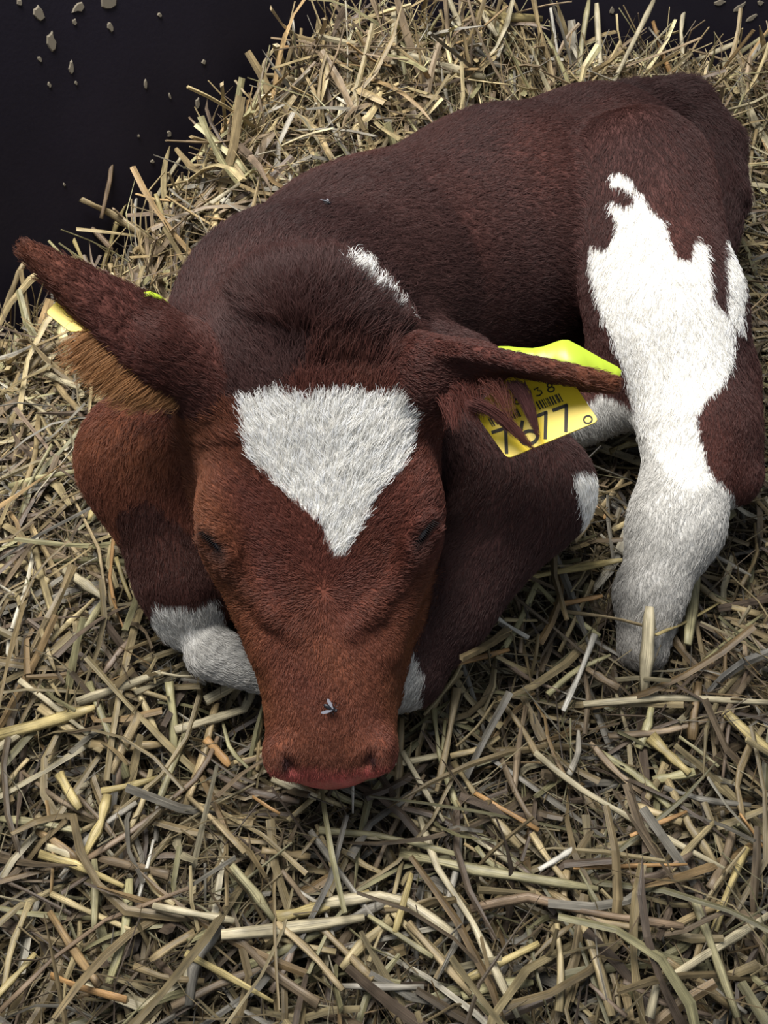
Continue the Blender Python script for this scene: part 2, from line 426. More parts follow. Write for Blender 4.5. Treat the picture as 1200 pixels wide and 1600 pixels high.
def coat(p, n, D, jit=0.0):
    q, t = project(p)
    q = q + np.stack([wob(p, 260, 3), wob(p, 260, 4)], -1) * 3.0
    if jit: q = q + rng.normal(size=q.shape) * jit
    reg = names[np.argmin(D, 0)]
    rel = p - HO
    s = rel @ hU; v = rel @ hV; w = rel @ hW
    head = (reg == 'head')
    c = np.tile(COL_BODY, (len(p), 1))
    c = mixc(c, COL_DARK, 0.35 + 0.5 * wob(p, 14, 11))
    c = mixc(c, COL_RED, 0.12 + 0.4 * wob(p, 10, 12) + 0.4 * (0.25 - p[:, 2]) / 0.2)
    fore = (reg == 'upper_arm') | (reg == 'forearm') | (reg == 'knee') | (reg == 'brisket')
    c = np.where((fore & (p[:, 0] < 0))[:, None], mixc(np.tile(COL_RED, (len(p), 1)), COL_ORANGE, 0.25 + 0.4 * wob(p, 20, 5)), c)
    c = np.where((fore & (p[:, 0] > 0))[:, None], mixc(np.tile(COL_BODY, (len(p), 1)), COL_DARK, 0.35 + 0.3 * wob(p, 20, 6)), c)  # shade on the near foreleg painted as a darker coat
    # head: red face, orange cheeks and bridge, dark poll and topknot
    hc = np.tile(COL_RED, (len(p), 1))
    hc = mixc(hc, COL_ORANGE, np.clip((np.abs(v) - 0.045) / 0.05, 0, 1) * 0.7 * (v < 0) + np.clip((s - 0.20) / 0.08, 0, 1) * 0.32 + np.clip((-w - 0.012) / 0.03, 0, 1) * np.clip((s - 0.185) / 0.03, 0, 1) * 0.55 + 0.2 * wob(p, 30, 8))
    hc = mixc(hc, COL_DARK, np.clip((0.075 - s) / 0.07, 0, 1) * 0.85)
    hc = mixc(hc, COL_DARK, np.clip((s - 0.345) / 0.03, 0, 1) * 0.25)
    for ec, ea, eb, en_ in EYES:
        r_ = p - ec
        hc = mixc(hc, COL_DARK * 0.5, 0.9 * np.exp(-(((r_ @ ea) / 0.020) ** 2 + ((r_ @ eb) / 0.009) ** 2 + ((r_ @ en_) / 0.02) ** 2)))
    c = np.where(head[:, None], hc, c)
    ear = reg == 'ear'
    c = np.where(ear[:, None], mixc(np.tile(COL_RED * 0.5 + COL_DARK * 0.5, (len(p), 1)), COL_ORANGE, np.clip((np.abs(rel @ hV) - 0.16) / 0.08, 0, 1) * 0.55), c)
    nk = (reg == 'neck') | (reg == 'withers')
    c = np.where(nk[:, None], mixc(np.tile(COL_BODY, (len(p), 1)), COL_DARK, 0.5 + 0.6 * wob(p, 12, 15)), c)
    tl = reg == 'tail'
    c = np.where(tl[:, None], COL_DARK * 0.9 + COL_BODY * 0.1, c)
    hind = np.isin(reg, ['thigh', 'gaskin', 'hock', 'cannon', 'pastern', 'rump', 'barrel', 'belly'])
    c = mixc(c, COL_DARK * 0.8, 0.75 * (fore & in_poly(q, [(180, 800), (230, 780), (300, 830), (350, 900), (350, 1000), (200, 960)])))  # dark hair and shade painted together on the far forearm
    wm = np.zeros(len(p), bool)
    wm |= head & in_poly(q, BLAZE) & (w > -0.05)
    wm |= in_poly(q, SPOT) & (p[:, 2] > 0.15)
    wm |= hind & (p[:, 0] > 0.1) & (in_poly(q, THIGH) & (n @ nrm(CAM - np.array([0.3, 0.8, 0.1])) > -0.35))
    wm |= hind & in_poly(q, BACKLEG)
    wm |= (p[:, 0] > 0) & (fore | (reg == 'barrel')) & in_poly(q, ELBOW) & (p[:, 2] < 0.22)
    wm |= (p[:, 0] > 0) & np.isin(reg, ['belly', 'barrel', 'gaskin']) & in_poly(q, BELLYW) & (p[:, 2] < 0.14)
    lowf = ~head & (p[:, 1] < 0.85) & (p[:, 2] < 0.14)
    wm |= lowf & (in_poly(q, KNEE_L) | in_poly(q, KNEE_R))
    leg_shade = np.clip((0.13 - p[:, 2] + 0.015 * wob(p, 60, 41)) / 0.12, 0, 1)[:, None] ** 1.2      # shade painted into the white coat, deeper towards the ground
    c = np.where(wm[:, None], COL_WHITE * (1 - leg_shade * np.array([0.60, 0.62, 0.64])) * np.where(lowf, 0.68, 1.0)[:, None], c)  # white on the low legs dimmed once more, also painted shade
    pad = np.clip((s - 0.367 + 0.10 * np.abs(v) + 0.004 * wob(p, 150, 21)) / 0.016, 0, 1) * head
    c = mixc(c, np.array([0.42, 0.080, 0.080]), pad * (0.75 + 0.25 * wob(p, 120, 22)))
    for nc in NOST:
        c = mixc(c, np.array([0.035, 0.012, 0.012]), 1.2 * np.exp(-(np.linalg.norm(p - nc, axis=1) / 0.0065) ** 2))
    return c, wm, pad, reg

Vn = normal_at(V)
Dv = prim_dist(V)
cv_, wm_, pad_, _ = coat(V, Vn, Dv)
mcoat, nt, b = new_mat('calf_coat', 0.75, spec=0.10)
at = nt.nodes.new('ShaderNodeAttribute'); at.attribute_name = 'col'
nt.links.new(at.outputs['Color'], b.inputs['Base Color'])
at2 = nt.nodes.new('ShaderNodeAttribute'); at2.attribute_name = 'wet'
mr = nt.nodes.new('ShaderNodeMapRange'); mr.inputs['To Min'].default_value = 0.8; mr.inputs['To Max'].default_value = 0.32
nt.links.new(at2.outputs['Fac'], mr.inputs['Value']); nt.links.new(mr.outputs['Result'], b.inputs['Roughness'])
mr2 = nt.nodes.new('ShaderNodeMapRange'); mr2.inputs['To Min'].default_value = 0.08; mr2.inputs['To Max'].default_value = 0.5
nt.links.new(at2.outputs['Fac'], mr2.inputs['Value']); nt.links.new(mr2.outputs['Result'], b.inputs['Specular IOR Level'])
vo = nt.nodes.new('ShaderNodeTexVoronoi'); vo.inputs['Scale'].default_value = 420
tco = nt.nodes.new('ShaderNodeTexCoord'); nt.links.new(tco.outputs['Object'], vo.inputs['Vector'])
bp = nt.nodes.new('ShaderNodeBump'); bp.inputs['Strength'].default_value = 0.5; bp.inputs['Distance'].default_value = 0.001
nt.links.new(vo.outputs['Distance'], bp.inputs['Height']); nt.links.new(bp.outputs['Normal'], b.inputs['Normal'])

CO = np.array([0, 0.9, 0])
calf = bpy.data.objects.new('calf', None)
scene.collection.objects.link(calf)
calf.location = CO
tag(calf, 'red-brown calf with a white heart-shaped forehead blaze lying curled on the straw', 'calf')
body = mesh_obj('body', V - CO, Q, mcoat, calf, cols=cv_)
wa = body.data.attributes.new('wet', 'FLOAT', 'POINT'); wa.data.foreach_set('value', pad_.astype(np.float32))

# ---- fur
WH = hp(0.222, 0.002, -0.005)                 # the whorl between the eyes
def flow_at(p, n, D, reg):
    T = np.zeros_like(p)
    wsum = 0
    for i, (f, fl, nm) in enumerate(prims):
        if fl is None: continue
        w = np.exp(-np.clip(D[i], 0, 1) / 0.012)
        T += w[:, None] * fl; wsum = wsum + w
    hd = reg == 'head'
    rad = nrm(p - WH)
    T = np.where(hd[:, None], rad + hU * np.clip(((p - HO) @ hU - 0.25) / 0.05, 0, 1)[:, None] * 0.8, T)
    rel = p - HO
    pol = hd & (rel @ hU < 0.02)
    T = np.where(pol[:, None], rad * 0.6 - hW * 0.6 + hV * (rel @ hV)[:, None] * 4, T)
    T = T - n * (T * n).sum(-1, keepdims=True)
    return nrm(T + 1e-4)

def make_curves(name, pts, rad, cols, mat, parent):
    n, k, _ = pts.shape
    cu = bpy.data.hair_curves.new(name)
    cu.add_curves([k] * n)
    cu.attributes['position'].data.foreach_set('vector', pts.astype(np.float32).ravel())
    ra = cu.attributes.get('radius') or cu.attributes.new('radius', 'FLOAT', 'POINT')
    ra.data.foreach_set('value', rad.astype(np.float32).ravel())
    ca = cu.attributes.new('col', 'FLOAT_COLOR', 'CURVE')
    c4 = np.ones((n, 4), np.float32); c4[:, :3] = cols
    ca.data.foreach_set('color', c4.ravel())
    cu.materials.append(mat)
    o = bpy.data.objects.new(name, cu)
    scene.collection.objects.link(o)
    if parent: o.parent = parent
    return o

mfur, nt, b = new_mat('fur_strands', 0.5, spec=0.30)
at = nt.nodes.new('ShaderNodeAttribute'); at.attribute_name = 'col'
nt.links.new(at.outputs['Color'], b.inputs['Base Color'])
tr_ = nt.nodes.new('ShaderNodeBsdfTranslucent'); nt.links.new(at.outputs['Color'], tr_.inputs['Color'])
mx = nt.nodes.new('ShaderNodeMixShader'); mx.inputs['Fac'].default_value = 0.30
nt.links.new(b.outputs['BSDF'], mx.inputs[1]); nt.links.new(tr_.outputs['BSDF'], mx.inputs[2])
nt.links.new(mx.outputs['Shader'], nt.nodes['Material Output'].inputs['Surface'])

if FUR:
    NH = 560000
    a_, b_, c_, d_ = (V[Q[:, i]] for i in range(4))
    areas = np.linalg.norm(np.cross(c_ - a_, d_ - b_), axis=1) * 0.5
    fc = (a_ + c_) / 2
    fn = nrm(np.cross(c_ - a_, d_ - b_))
    wgt = areas * np.where(fc[:, 2] < -0.01, 0.05, 1.0) * np.where((fn[:, 2] < -0.3) & (fc[:, 2] < 0.1), 0.3, 1.0)
    hs_ = (fc - HO) @ hU; hv_ = (fc - HO) @ hV
    wgt *= np.where((np.abs(hv_) < 0.13) & (hs_ > -0.05) & (fc[:, 1] < 0.68), 2.6, 1.0)
    fi = rng.choice(len(Q), NH, p=wgt / wgt.sum())
    u, v = rng.random((2, NH, 1))
    root = (a_[fi] * (1 - u) + b_[fi] * u) * (1 - v) + (d_[fi] * (1 - u) + c_[fi] * u) * v
    n = normal_at(root)
    D = prim_dist(root)
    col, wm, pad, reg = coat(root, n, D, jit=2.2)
    keep = (pad < rng.uniform(0.25, 1.0, len(pad)))
    root, n, D, col, wm, reg = root[keep], n[keep], D[:, keep], col[keep], wm[keep], reg[keep]
    fl = flow_at(root, n, D, reg)
    side = np.cross(n, fl)
    rel = root - HO; s = rel @ hU; vv = rel @ hV; ww = rel @ hW
    hd = reg == 'head'
    L = np.full(len(root), 0.0085)
    L = np.where(hd, 0.0062, L)
    L = np.where(hd & (s > 0.25), 0.0045, L)
    L = np.where(hd & (s < 0.10), 0.013, L)
    L = np.where(hd & wm, 0.012 - 0.003 * np.clip(s / 0.2, 0, 1), L)
    L = np.where(hd & (s < 0.045), 0.020, L)
    L = np.where(np.isin(reg, ['neck', 'withers']), 0.0115, L)
    L = np.where(reg == 'tail', 0.020, L)
    L = np.where(reg == 'ear', np.where(root[:, 0] > 0, 0.0055, 0.008), L)
    L = np.where(np.isin(reg, ['cannon', 'pastern', 'hock', 'knee']), 0.007, L)
    L = np.where(wm & ~hd, L * 1.15, L)
    L *= rng.uniform(0.65, 1.3, len(L))
    # clumps: neighbouring hairs sway together
    sw = wob(root, 330, 31) * 0.34 + wob(root, 110, 32) * 0.32 + rng.normal(size=len(root)) * 0.15
    # leave the eyes free
    tip_dir = nrm(fl + side * sw[:, None])
    lift = (0.24 + 0.10 * wob(root, 200, 33) + rng.normal(size=len(root)) * 0.08)
    lift = np.where(hd & wm, lift + 0.02, lift); lift = np.where(hd & (s < 0.04), lift + 0.15, lift)
    lift = np.clip(lift, 0.08, 1)[:, None]
    Lc = L[:, None]
    p0 = root - n * 0.0006
    p1 = root + tip_dir * Lc * 0.35 + n * Lc * lift * 0.55
    p2 = root + tip_dir * Lc * 0.72 + n * Lc * lift * 0.85
    p3 = root + tip_dir * Lc * 1.0 + n * Lc * lift * 0.80 + side * (Lc * 0.15 * rng.normal(size=(len(root), 1)))
    pts = np.stack([p0, p1, p2, p3], 1)
    col = col * rng.uniform(0.75, 1.30, (len(col), 1)) * (1 + 0.18 * wob(root, 300, 35))[:, None]
    col = np.clip(col, 0, 0.93)
    
    rad = np.array([0.00022, 0.00020, 0.00015, 0.00004])[None] * rng.uniform(0.8, 1.25, (len(root), 1))
    rad = np.where(wm[:, None], rad * 1.1, rad)
    allp, allr, allc = [pts], [rad], [col]
    # long thin hair fringing the lower rim of each ear and lining its opening
    for e, Bp, nh, cc, ln, dn in ((eL, P(322, 585, t=0.735), 5200, np.array([0.36, 0.18, 0.072]), 0.038, 1.0), (eR, P(672, 547, t=0.735), 1500, np.array([0.16, 0.045, 0.028]), 0.030, 1.0)):
        uE, mE, nE, LE = e[3]
        sg = -1.0 if mE @ UP > 0 else 1.0
        prof = [0.022, 0.036, 0.040, 0.037, 0.030, 0.020, 0.006]
        s_ = rng.beta(1.3, 1.5, nh) * (0.55 if e is eL else 0.50) * LE
        wd = np.interp(s_, np.linspace(0, 1, 7) * LE, prof)
        m_ = sg * wd * rng.uniform(0.35, 1.0, nh)
        n0 = -(0.35 if e is eL else 0.03) * m_ ** 2 / np.maximum(wd, 0.008) - (0.10 if e is eL else 0.0) * s_ ** 2 / LE
        rt = Bp + uE * s_[:, None] + mE * m_[:, None] + nE * (n0 - 0.003)[:, None]
        dr = nrm(mE * sg * 1.0 + uE * (0.15 + 0.5 * rng.random((nh, 1))) - nE * 0.35 + rng.normal(size=(nh, 3)) * 0.16)
        l_ = (ln * rng.uniform(0.4, 1.15, nh) * np.clip(wd / 0.035, 0.3, 1))[:, None]
        bend = (np.array([0, 0, -1.0]) * 0.25 + uE * 0.12)
        q = np.stack([rt, rt + dr * l_ * 0.35, rt + dr * l_ * 0.7 + bend * l_ * 0.15, rt + dr * l_ + bend * l_ * 0.4], 1)
        ck = (s_ / 0.011).astype(int)              # locks: tips draw together
        for kk in np.unique(ck):
            mk = ck == kk
            tipm = q[mk, 3].mean(0)
            q[mk, 3] += (tipm - q[mk, 3]) * 0.55; q[mk, 2] += (tipm - q[mk, 3]) * 0.1
        allp.append(q); allr.append(np.tile([0.00016, 0.00015, 0.00012, 0.00003], (nh, 1)))
        allc.append(cc * rng.uniform(0.6, 1.3, (nh, 1)))
    # dark locks hanging from the near ear in front of the tag, and the red tuft at its root
    for (rx, ry), (tx, ty), nh, spread, t0, t1, cc in (((806, 600), (843, 684), 420, 15, 0.702, 0.700, (0.085, 0.032, 0.030)), ((742, 630), (838, 706), 380, 17, 0.706, 0.702, (0.10, 0.036, 0.030)),
                                                   ((728, 606), (748, 664), 420, 30, 0.718, 0.712, (0.125, 0.038, 0.028)), ((702, 620), (712, 674), 300, 26, 0.722, 0.716, (0.125, 0.038, 0.028)),
                                                   ((770, 600), (800, 660), 260, 26, 0.706, 0.702, (0.15, 0.050, 0.035))):
        r0 = P(rx, ry, t=t0); t1_ = P(tx, ty, t=t1); sp_ = spread / FPX * 0.71
        off_ = np.clip(rng.normal(size=(nh, 3)), -1.8, 1.8) * 0.5
        off_[:, 1:] *= 0.5
        a_r = r0 + off_ * sp_
        cv = 0.12 if nh < 500 else 0.75
        a_t = t1_ + off_ * sp_ * cv + (a_r - t1_) * rng.uniform(0, 0.35 if nh > 350 and spread < 20 else 0.8, (nh, 1)) + rng.normal(size=(nh, 3)) * (0.0008 if spread < 20 else 0.0025)
        bow_ = UP * 0.004 + RT * rng.normal(size=(nh, 1)) * 0.001
        q = np.stack([a_r, a_r + (a_t - a_r) * 0.33 + bow_, a_r + (a_t - a_r) * 0.68 + bow_, a_t], 1)
        allp.append(q); allr.append(np.tile([0.00017, 0.00015, 0.00012, 0.00003], (nh, 1))); allc.append(np.array(cc) * rng.uniform(0.6, 1.4, (nh, 1)))
    pts = np.concatenate(allp); rad = np.concatenate(allr); col = np.concatenate(allc)
    fur = make_curves('fur', pts - CO, rad, col, mfur, calf)
    tag(fur, 'short glossy red-brown and white coat', kind='stuff')

# ---- eyes, lids and lashes
meye, nt, b = new_mat('wet_eye', 0.06, (0.010, 0.008, 0.012), 0.6)
mlash, nt, b = new_mat('black_lashes', 0.6, (0.012, 0.009, 0.009), 0.2)
def uv_sphere(c, ax, r, nu=24, nv=14):
    th = np.linspace(0, 2 * np.pi, nu, endpoint=False); ph = np.linspace(0, np.pi, nv + 1)
    v = [c + ax[0] * r[0] * math.cos(p_) + (ax[1] * r[1] * math.cos(t_) + ax[2] * r[2] * math.sin(t_)) * math.sin(p_) for p_ in ph for t_ in th]
    f = [(i * nu + j, i * nu + (j + 1) % nu, (i + 1) * nu + (j + 1) % nu, (i + 1) * nu + j) for i in range(nv) for j in range(nu)]
    return np.array(v), f
class Geo:
    def __init__(self): self.v = []; self.f = []; self.n = 0
    def add(self, v, f):
        v = np.asarray(v, float); self.v.append(v); self.f += [[i + self.n for i in q] for q in f]; self.n += len(v); return self
    def tube(self, pts, rad, k=6, flat=1.0, up=(0, 0, 1)):
        pts = np.asarray(pts, float); m = len(pts)
        rad = np.broadcast_to(np.asarray(rad, float), (m,))
        T = nrm(np.gradient(pts, axis=0)); up = np.asarray(up, float)
        v = []
        for i in range(m):
            a = nrm(np.cross(T[i], up)); b_ = np.cross(a, T[i])
            for j in range(k):
                t_ = 2 * math.pi * j / k
                v.append(pts[i] + (a * math.cos(t_) + b_ * math.sin(t_) * flat) * rad[i])
        f = [[i * k + j, i * k + (j + 1) % k, (i + 1) * k + (j + 1) % k, (i + 1) * k + j] for i in range(m - 1) for j in range(k)]
        f += [list(range(k))[::-1], [(m - 1) * k + j for j in range(k)]]
        return self.add(v, f)
    def obj(self, name, mat, parent=None, off=(0, 0, 0), smooth=True):
        return mesh_obj(name, np.concatenate(self.v) - np.asarray(off), self.f, mat, parent, smooth)
for c, a, b_, n_ in EYES:
    v, f = uv_sphere(c - n_ * 0.0150, np.array([a, b_, n_]), (0.0165, 0.0150, 0.0125))
    eye = Geo().add(v, f).obj('eye', meye, calf, CO)
    g = Geo()
    for k in range(24):
        q = k / 23.0
        r0 = c + a * (-0.018 + 0.036 * q) + b_ * (0.004 + 0.0035 * math.sin(q * 3.14)) + n_ * 0.0015
        dr = nrm(n_ * 0.8 - b_ * 0.9 + a * (q - 0.4) * 0.9)
        g.tube([r0, r0 + dr * 0.005, r0 + dr * 0.010 + n_ * 0.001], [0.0004, 0.0003, 0.00008], 4)
    g.obj('eyelashes', mlash, calf, CO)

# ---- ear tags
def plane_map(c, n):
    def f(px, py):
        d = ray(px, py); t = ((c - CAM) @ n) / (d @ n); return CAM + d * t
    return f
def round_poly(pts, r, k=4):
    pts = [np.array(p, float) for p in pts]; out = []
    for i, p in enumerate(pts):
        a = pts[i - 1]; b_ = pts[(i + 1) % len(pts)]
        ra = min(r, np.linalg.norm(a - p) * 0.45, np.linalg.norm(b_ - p) * 0.45)
        s_ = p + nrm(a - p) * ra; e_ = p + nrm(b_ - p) * ra
        for j in range(k + 1):
            t_ = j / k; out.append(s_ * (1 - t_) ** 2 + p * 2 * t_ * (1 - t_) + e_ * t_ ** 2)
    return out
def plate(name, pts3, n, th, mat, parent):
    m = len(pts3); pts3 = np.array(pts3)
    v = np.concatenate([pts3 + n * th / 2, pts3 - n * th / 2])
    f = [list(range(m)), list(range(2 * m - 1, m - 1, -1))] + [[i, i + m, (i + 1) % m + m, (i + 1) % m] for i in range(m)]
    o = mesh_obj(name, v - CO, f, mat, parent, smooth=False)
    return o
myel, nt, b = new_mat('yellow_plastic', 0.38, (0.92, 0.66, 0.030), 0.45)
mlime, nt, b = new_mat('lime_plastic', 0.35, (0.36, 0.47, 0.035), 0.4)
mink, nt, b = new_mat('black_print', 0.6, (0.05, 0.045, 0.035), 0.2)
TC = P(840, 645, t=0.722); TN = nrm(nrm(CAM - TC) + UP * 0.40 - RT * 0.25)
tm = plane_map(TC, TN)
tagR = plate('ear_tag', [tm(*p) for p in round_poly([(793, 717), (936, 658), (897, 600), (858, 570), (812, 575), (738, 640)], 9)], TN, 0.0016, myel, calf)
tag(tagR, 'yellow ear tag printed 7677 with a barcode')
tm2 = plane_map(TC + TN * 0.00115, TN)
def stroke(g, pts, w):
    """Flat strip of width w px along pts (px), lying on the tag."""
    pts = [np.array(p, float) for p in pts]
    L_, R_ = [], []
    closed = np.allclose(pts[0], pts[-1])
    for i, p in enumerate(pts):
        a = pts[i - 1] if i else (pts[-2] if closed else p)
        c = pts[i + 1] if i < len(pts) - 1 else (pts[1] if closed else p)
        t_ = nrm(c - a); nn = np.array([-t_[1], t_[0]]) * w / 2
        L_.append(p + nn); R_.append(p - nn)
    v = [tm2(*p) for p in L_ + R_]; m = len(pts)
    v2 = [q - TN * 0.0005 for q in v]
    f = [[i, i + 1, m + i + 1, m + i] for i in range(m - 1)]
    g.add(v + v2, f + [[2 * m + a for a in reversed(q)] for q in f])
def oval(cx, cy, rx, ry, tilt=0.0, n=18):
    return [(cx + rx * math.cos(t_) * math.cos(tilt) - ry * math.sin(t_) * math.sin(tilt), cy + rx * math.cos(t_) * math.sin(tilt) + ry * math.sin(t_) * math.cos(tilt)) for t_ in np.linspace(0, 2 * math.pi, n + 1)]
def digit(strokes, w):
    g = Geo()
    for s_ in strokes: stroke(g, s_, w)
    o = g.obj('tag_digit', mink, tagR, (0, 0, 0), smooth=False)
    o.data.transform(__import__('mathutils').Matrix.Translation((-CO[0], -CO[1], -CO[2])))
    return o
digit([[(768, 676), (792, 668)], [(790, 667), (791.5, 709)]], 5.4)
digit([[(816.5, 657), (815, 666), (813.5, 676), (813, 683)], oval(826.5, 683.5, 13.5, 10, -0.25)], 5.4)
digit([[(831, 653), (855, 644)], [(853, 643), (852, 686)]], 5.4)
digit([[(863, 641.5), (887, 632.5)], [(885, 632), (884, 675)]], 5.4)
digit([oval(918.5, 655.5, 6.5, 5.8, -0.3)], 2.6)
digit([oval(807, 620.5, 3.6, 3.4, -0.3, 12), oval(808.5, 627.5, 5, 3.8, -0.3, 12)], 2.4)
digit([[(830, 619), (823, 613.5), (826, 606)], [(828, 609), (831, 621)]], 2.2)
digit([[(834, 609), (841, 605.5), (840, 610.5), (845.5, 610.5), (847, 614), (843, 618), (838, 618.5)]], 2.4)
digit([oval(859, 602, 3.8, 3.4, -0.3, 12), oval(861, 608.5, 5.2, 3.8, -0.3, 12)], 2.4)
digit([[(782, 626), (785, 637.5), (791.5, 635)]], 2.2)
digit([[(768, 643), (765, 632), (776, 640), (773, 629)]], 2.2)
g = Geo(); x = 0.0
while x < 1.0:
    w_ = random.choice([1.1, 1.1, 1.9, 2.6])
    if not (0.40 < x < 0.47 or 0.62 < x < 0.655):
        ax_, ay_ = 770 + 112 * x, 666.5 - 40 * x
        stroke(g, [(ax_, ay_), (ax_ - 7, ay_ - 12.5)], w_)
    x += (w_ + random.choice([1.1, 1.4, 2.0])) / 112
o = g.obj('barcode', mink, tagR, (0, 0, 0), smooth=False)
o.data.transform(__import__('mathutils').Matrix.Translation((-CO[0], -CO[1], -CO[2])))
# rear half of the same tag pair, a lime plate curling over the ear's top edge
def sheet(name, px, ts, mat, label, th=0.0016):
    """A curved thin plate: two px rows (upper, lower) with a depth for each column."""
    up_, lo_ = px; m = len(up_)
    a = np.array([P(*p, t=t_) for p, t_ in zip(up_, ts)]); c = np.array([P(*p, t=t_ - 0.004) for p, t_ in zip(lo_, ts)])
    nn = nrm(CAM - (a.mean(0) + c.mean(0)) / 2)
    v = np.concatenate([a, c, a - nn * th, c - nn * th])
    f = []
    for i in range(m - 1):
        f += [[i, m + i, m + i + 1, i + 1], [2 * m + i, 2 * m + i + 1, 3 * m + i + 1, 3 * m + i], [i, i + 1, 2 * m + i + 1, 2 * m + i], [m + i, 3 * m + i, 3 * m + i + 1, m + i + 1]]
    f += [[0, 2 * m, 3 * m, m], [m - 1, 2 * m - 1, 4 * m - 1, 3 * m - 1]]
    return tag(mesh_obj(name, v - CO, f, mat, calf, smooth=True), label)
sheet('ear_tag', ([(769, 544), (780, 541), (795, 541), (812, 543), (832, 544), (850, 541), (868, 534), (878, 531), (888, 531), (905, 540), (940, 560), (965, 573), (971, 579)],
                  [(770, 546), (780, 547), (795, 553), (812, 562), (832, 574), (850, 586), (868, 596), (878, 602), (888, 606), (905, 612), (940, 612), (957, 601), (970, 586)]),
      [0.760, 0.763, 0.765, 0.766, 0.766, 0.765, 0.764, 0.763, 0.762, 0.760, 0.757, 0.755, 0.754], mlime, 'plain lime-yellow ear tag plate above the ear')
# the other ear's pair
TC2 = P(110, 492, t=0.695); TN2 = nrm(nrm(CAM - TC2) + UP * 0.5 - RT * 0.3); tmL = plane_map(TC2, TN2)
tagL = plate('ear_tag', [tmL(*p) for p in round_poly([(72, 489), (97, 463), (150, 470), (165, 515), (110, 519)], 6)], TN2, 0.0016, myel, calf)
tag(tagL, 'yellow ear tag half hidden beneath the raised ear')
sheet('ear_tag', ([(225, 456), (235, 455), (248, 460), (258, 468), (264, 473)], [(225, 464), (235, 463), (248, 468), (257, 475), (263, 479)]),
      [0.715, 0.72, 0.725, 0.73, 0.735], mlime, 'lime ear tag plate seen edge-on over the ear')

# ---- flies
mfly, nt, b = new_mat('fly_black', 0.35, (0.012, 0.012, 0.016), 0.5)
mwing, nt, b = new_mat('fly_wing', 0.3, (0.32, 0.33, 0.38), 0.5)
b.inputs['Alpha'].default_value = 0.65
def fly(px, py, dpx, size, label):
    c = surf_hit(px, py, 0.0); n = normal_at(c[None])[0]
    h = P(px + dpx[0], py + dpx[1], t=(c - CAM) @ FWD) - c
    h = nrm(h - n * (h @ n)); sd = np.cross(n, h); c = c + n * (0.0035 + size * 0.2)
    e = bpy.data.objects.new('fly', None); scene.collection.objects.link(e); e.location = c
    tag(e, label, 'fly', 'flies on the calf')
    z3 = np.array([h, sd, n])
    v, f = uv_sphere(-h * size * 0.28, z3, (size * 0.34, size * 0.17, size * 0.15), 10, 8); Geo().add(v, f).obj('abdomen', mfly, e)
    v, f = uv_sphere(h * size * 0.12, z3, (size * 0.20, size * 0.17, size * 0.16), 10, 8); Geo().add(v, f).obj('thorax', mfly, e)
    v, f = uv_sphere(h * size * 0.38, z3, (size * 0.10, size * 0.14, size * 0.11), 10, 8); Geo().add(v, f).obj('head', mfly, e)
    for q in (-1, 1):
        r0 = h * size * 0.12 + n * size * 0.14 + sd * q * size * 0.06
        dr = nrm(-h + sd * q * 0.75); ac = np.cross(n, dr)
        pts = [r0 + dr * size * a + ac * size * w_ for a, w_ in ((0, 0.02), (0.35, 0.13), (0.65, 0.15), (0.85, 0.05), (0.8, -0.05), (0.4, -0.10), (0, -0.02))]
        m = len(pts); pts = np.array(pts)
        vv_ = np.concatenate([pts + n * 0.0001, pts - n * 0.0001])
        mesh_obj('wing', vv_, [list(range(m)), list(range(2 * m - 1, m - 1, -1))] + [[i, i + m, (i + 1) % m + m, (i + 1) % m] for i in range(m)], mwing, e, smooth=False)
        for k in (-1, 0, 1):
            a0 = h * size * (0.12 + 0.1 * k) + sd * q * size * 0.12
            Geo().tube([a0, a0 + sd * q * size * 0.2 + n * size * 0.05 + h * k * size * 0.08, a0 + sd * q * size * 0.36 - n * size * 0.3 + h * k * size * 0.2], size * 0.022, 4).obj('leg', mfly, e)
fly(518, 1104, (10, 5), 0.0115, 'small dark fly sitting on the bridge of the calf\'s muzzle')
fly(510, 324, (4, 8), 0.0090, 'tiny dark fly on the brown back behind the withers')
#@@STRAW
# ------------------------------------------------------------------ straw
def hwall(x):      # height of the straw where it meets the walls
    return np.interp(x, [-0.9, -0.56, -0.49, -0.39, -0.30, -0.24, -0.17, -0.10, 0.0, 0.15, 0.32, 0.7, 1.2], [0.0, 0.0, 0.045, 0.085, 0.13, 0.20, 0.255, 0.30, 0.34, 0.29, 0.235, 0.185, 0.15])
def wall_dist(x, y):
    dl = (LW(x) - y) / math.hypot(1, 0.868); db = (BW(x) - y) / math.hypot(1, 0.16)
    return np.minimum(dl, db)
def terrain(x, y):
    x = np.asarray(x, float); y = np.asarray(y, float)
    d = np.clip(wall_dist(x, y), 0, 3)
    h = hwall(x + 0.25 * np.clip(d, 0, 0.4)) * np.exp(-(d / 0.30) ** 2)
    h = h + 0.014 * (np.sin(x * 17 + 1.3) * np.sin(y * 15 + 0.4) + 0.6 * np.sin(x * 31 - y * 23)) - 0.005
    # a rise where the straw is pushed up between the legs, and at the left of the calf
    h = h + 0.045 * np.exp(-(((x - 0.23) / 0.07) ** 2 + ((y - 0.64) / 0.10) ** 2))
    h = h + 0.035 * np.exp(-(((x + 0.34) / 0.10) ** 2 + ((y - 0.70) / 0.20) ** 2))
    h = h + 0.050 * np.exp(-(((x + 0.22) / 0.085) ** 2 + ((y - 0.50) / 0.07) ** 2))
    h = h + 0.030 * np.exp(-(((x - 0.10) / 0.07) ** 2 + ((y - 0.53) / 0.06) ** 2))
    h = h + 0.030 * np.exp(-(((x - 0.30) / 0.06) ** 2 + ((y - 0.49) / 0.05) ** 2))
    return h
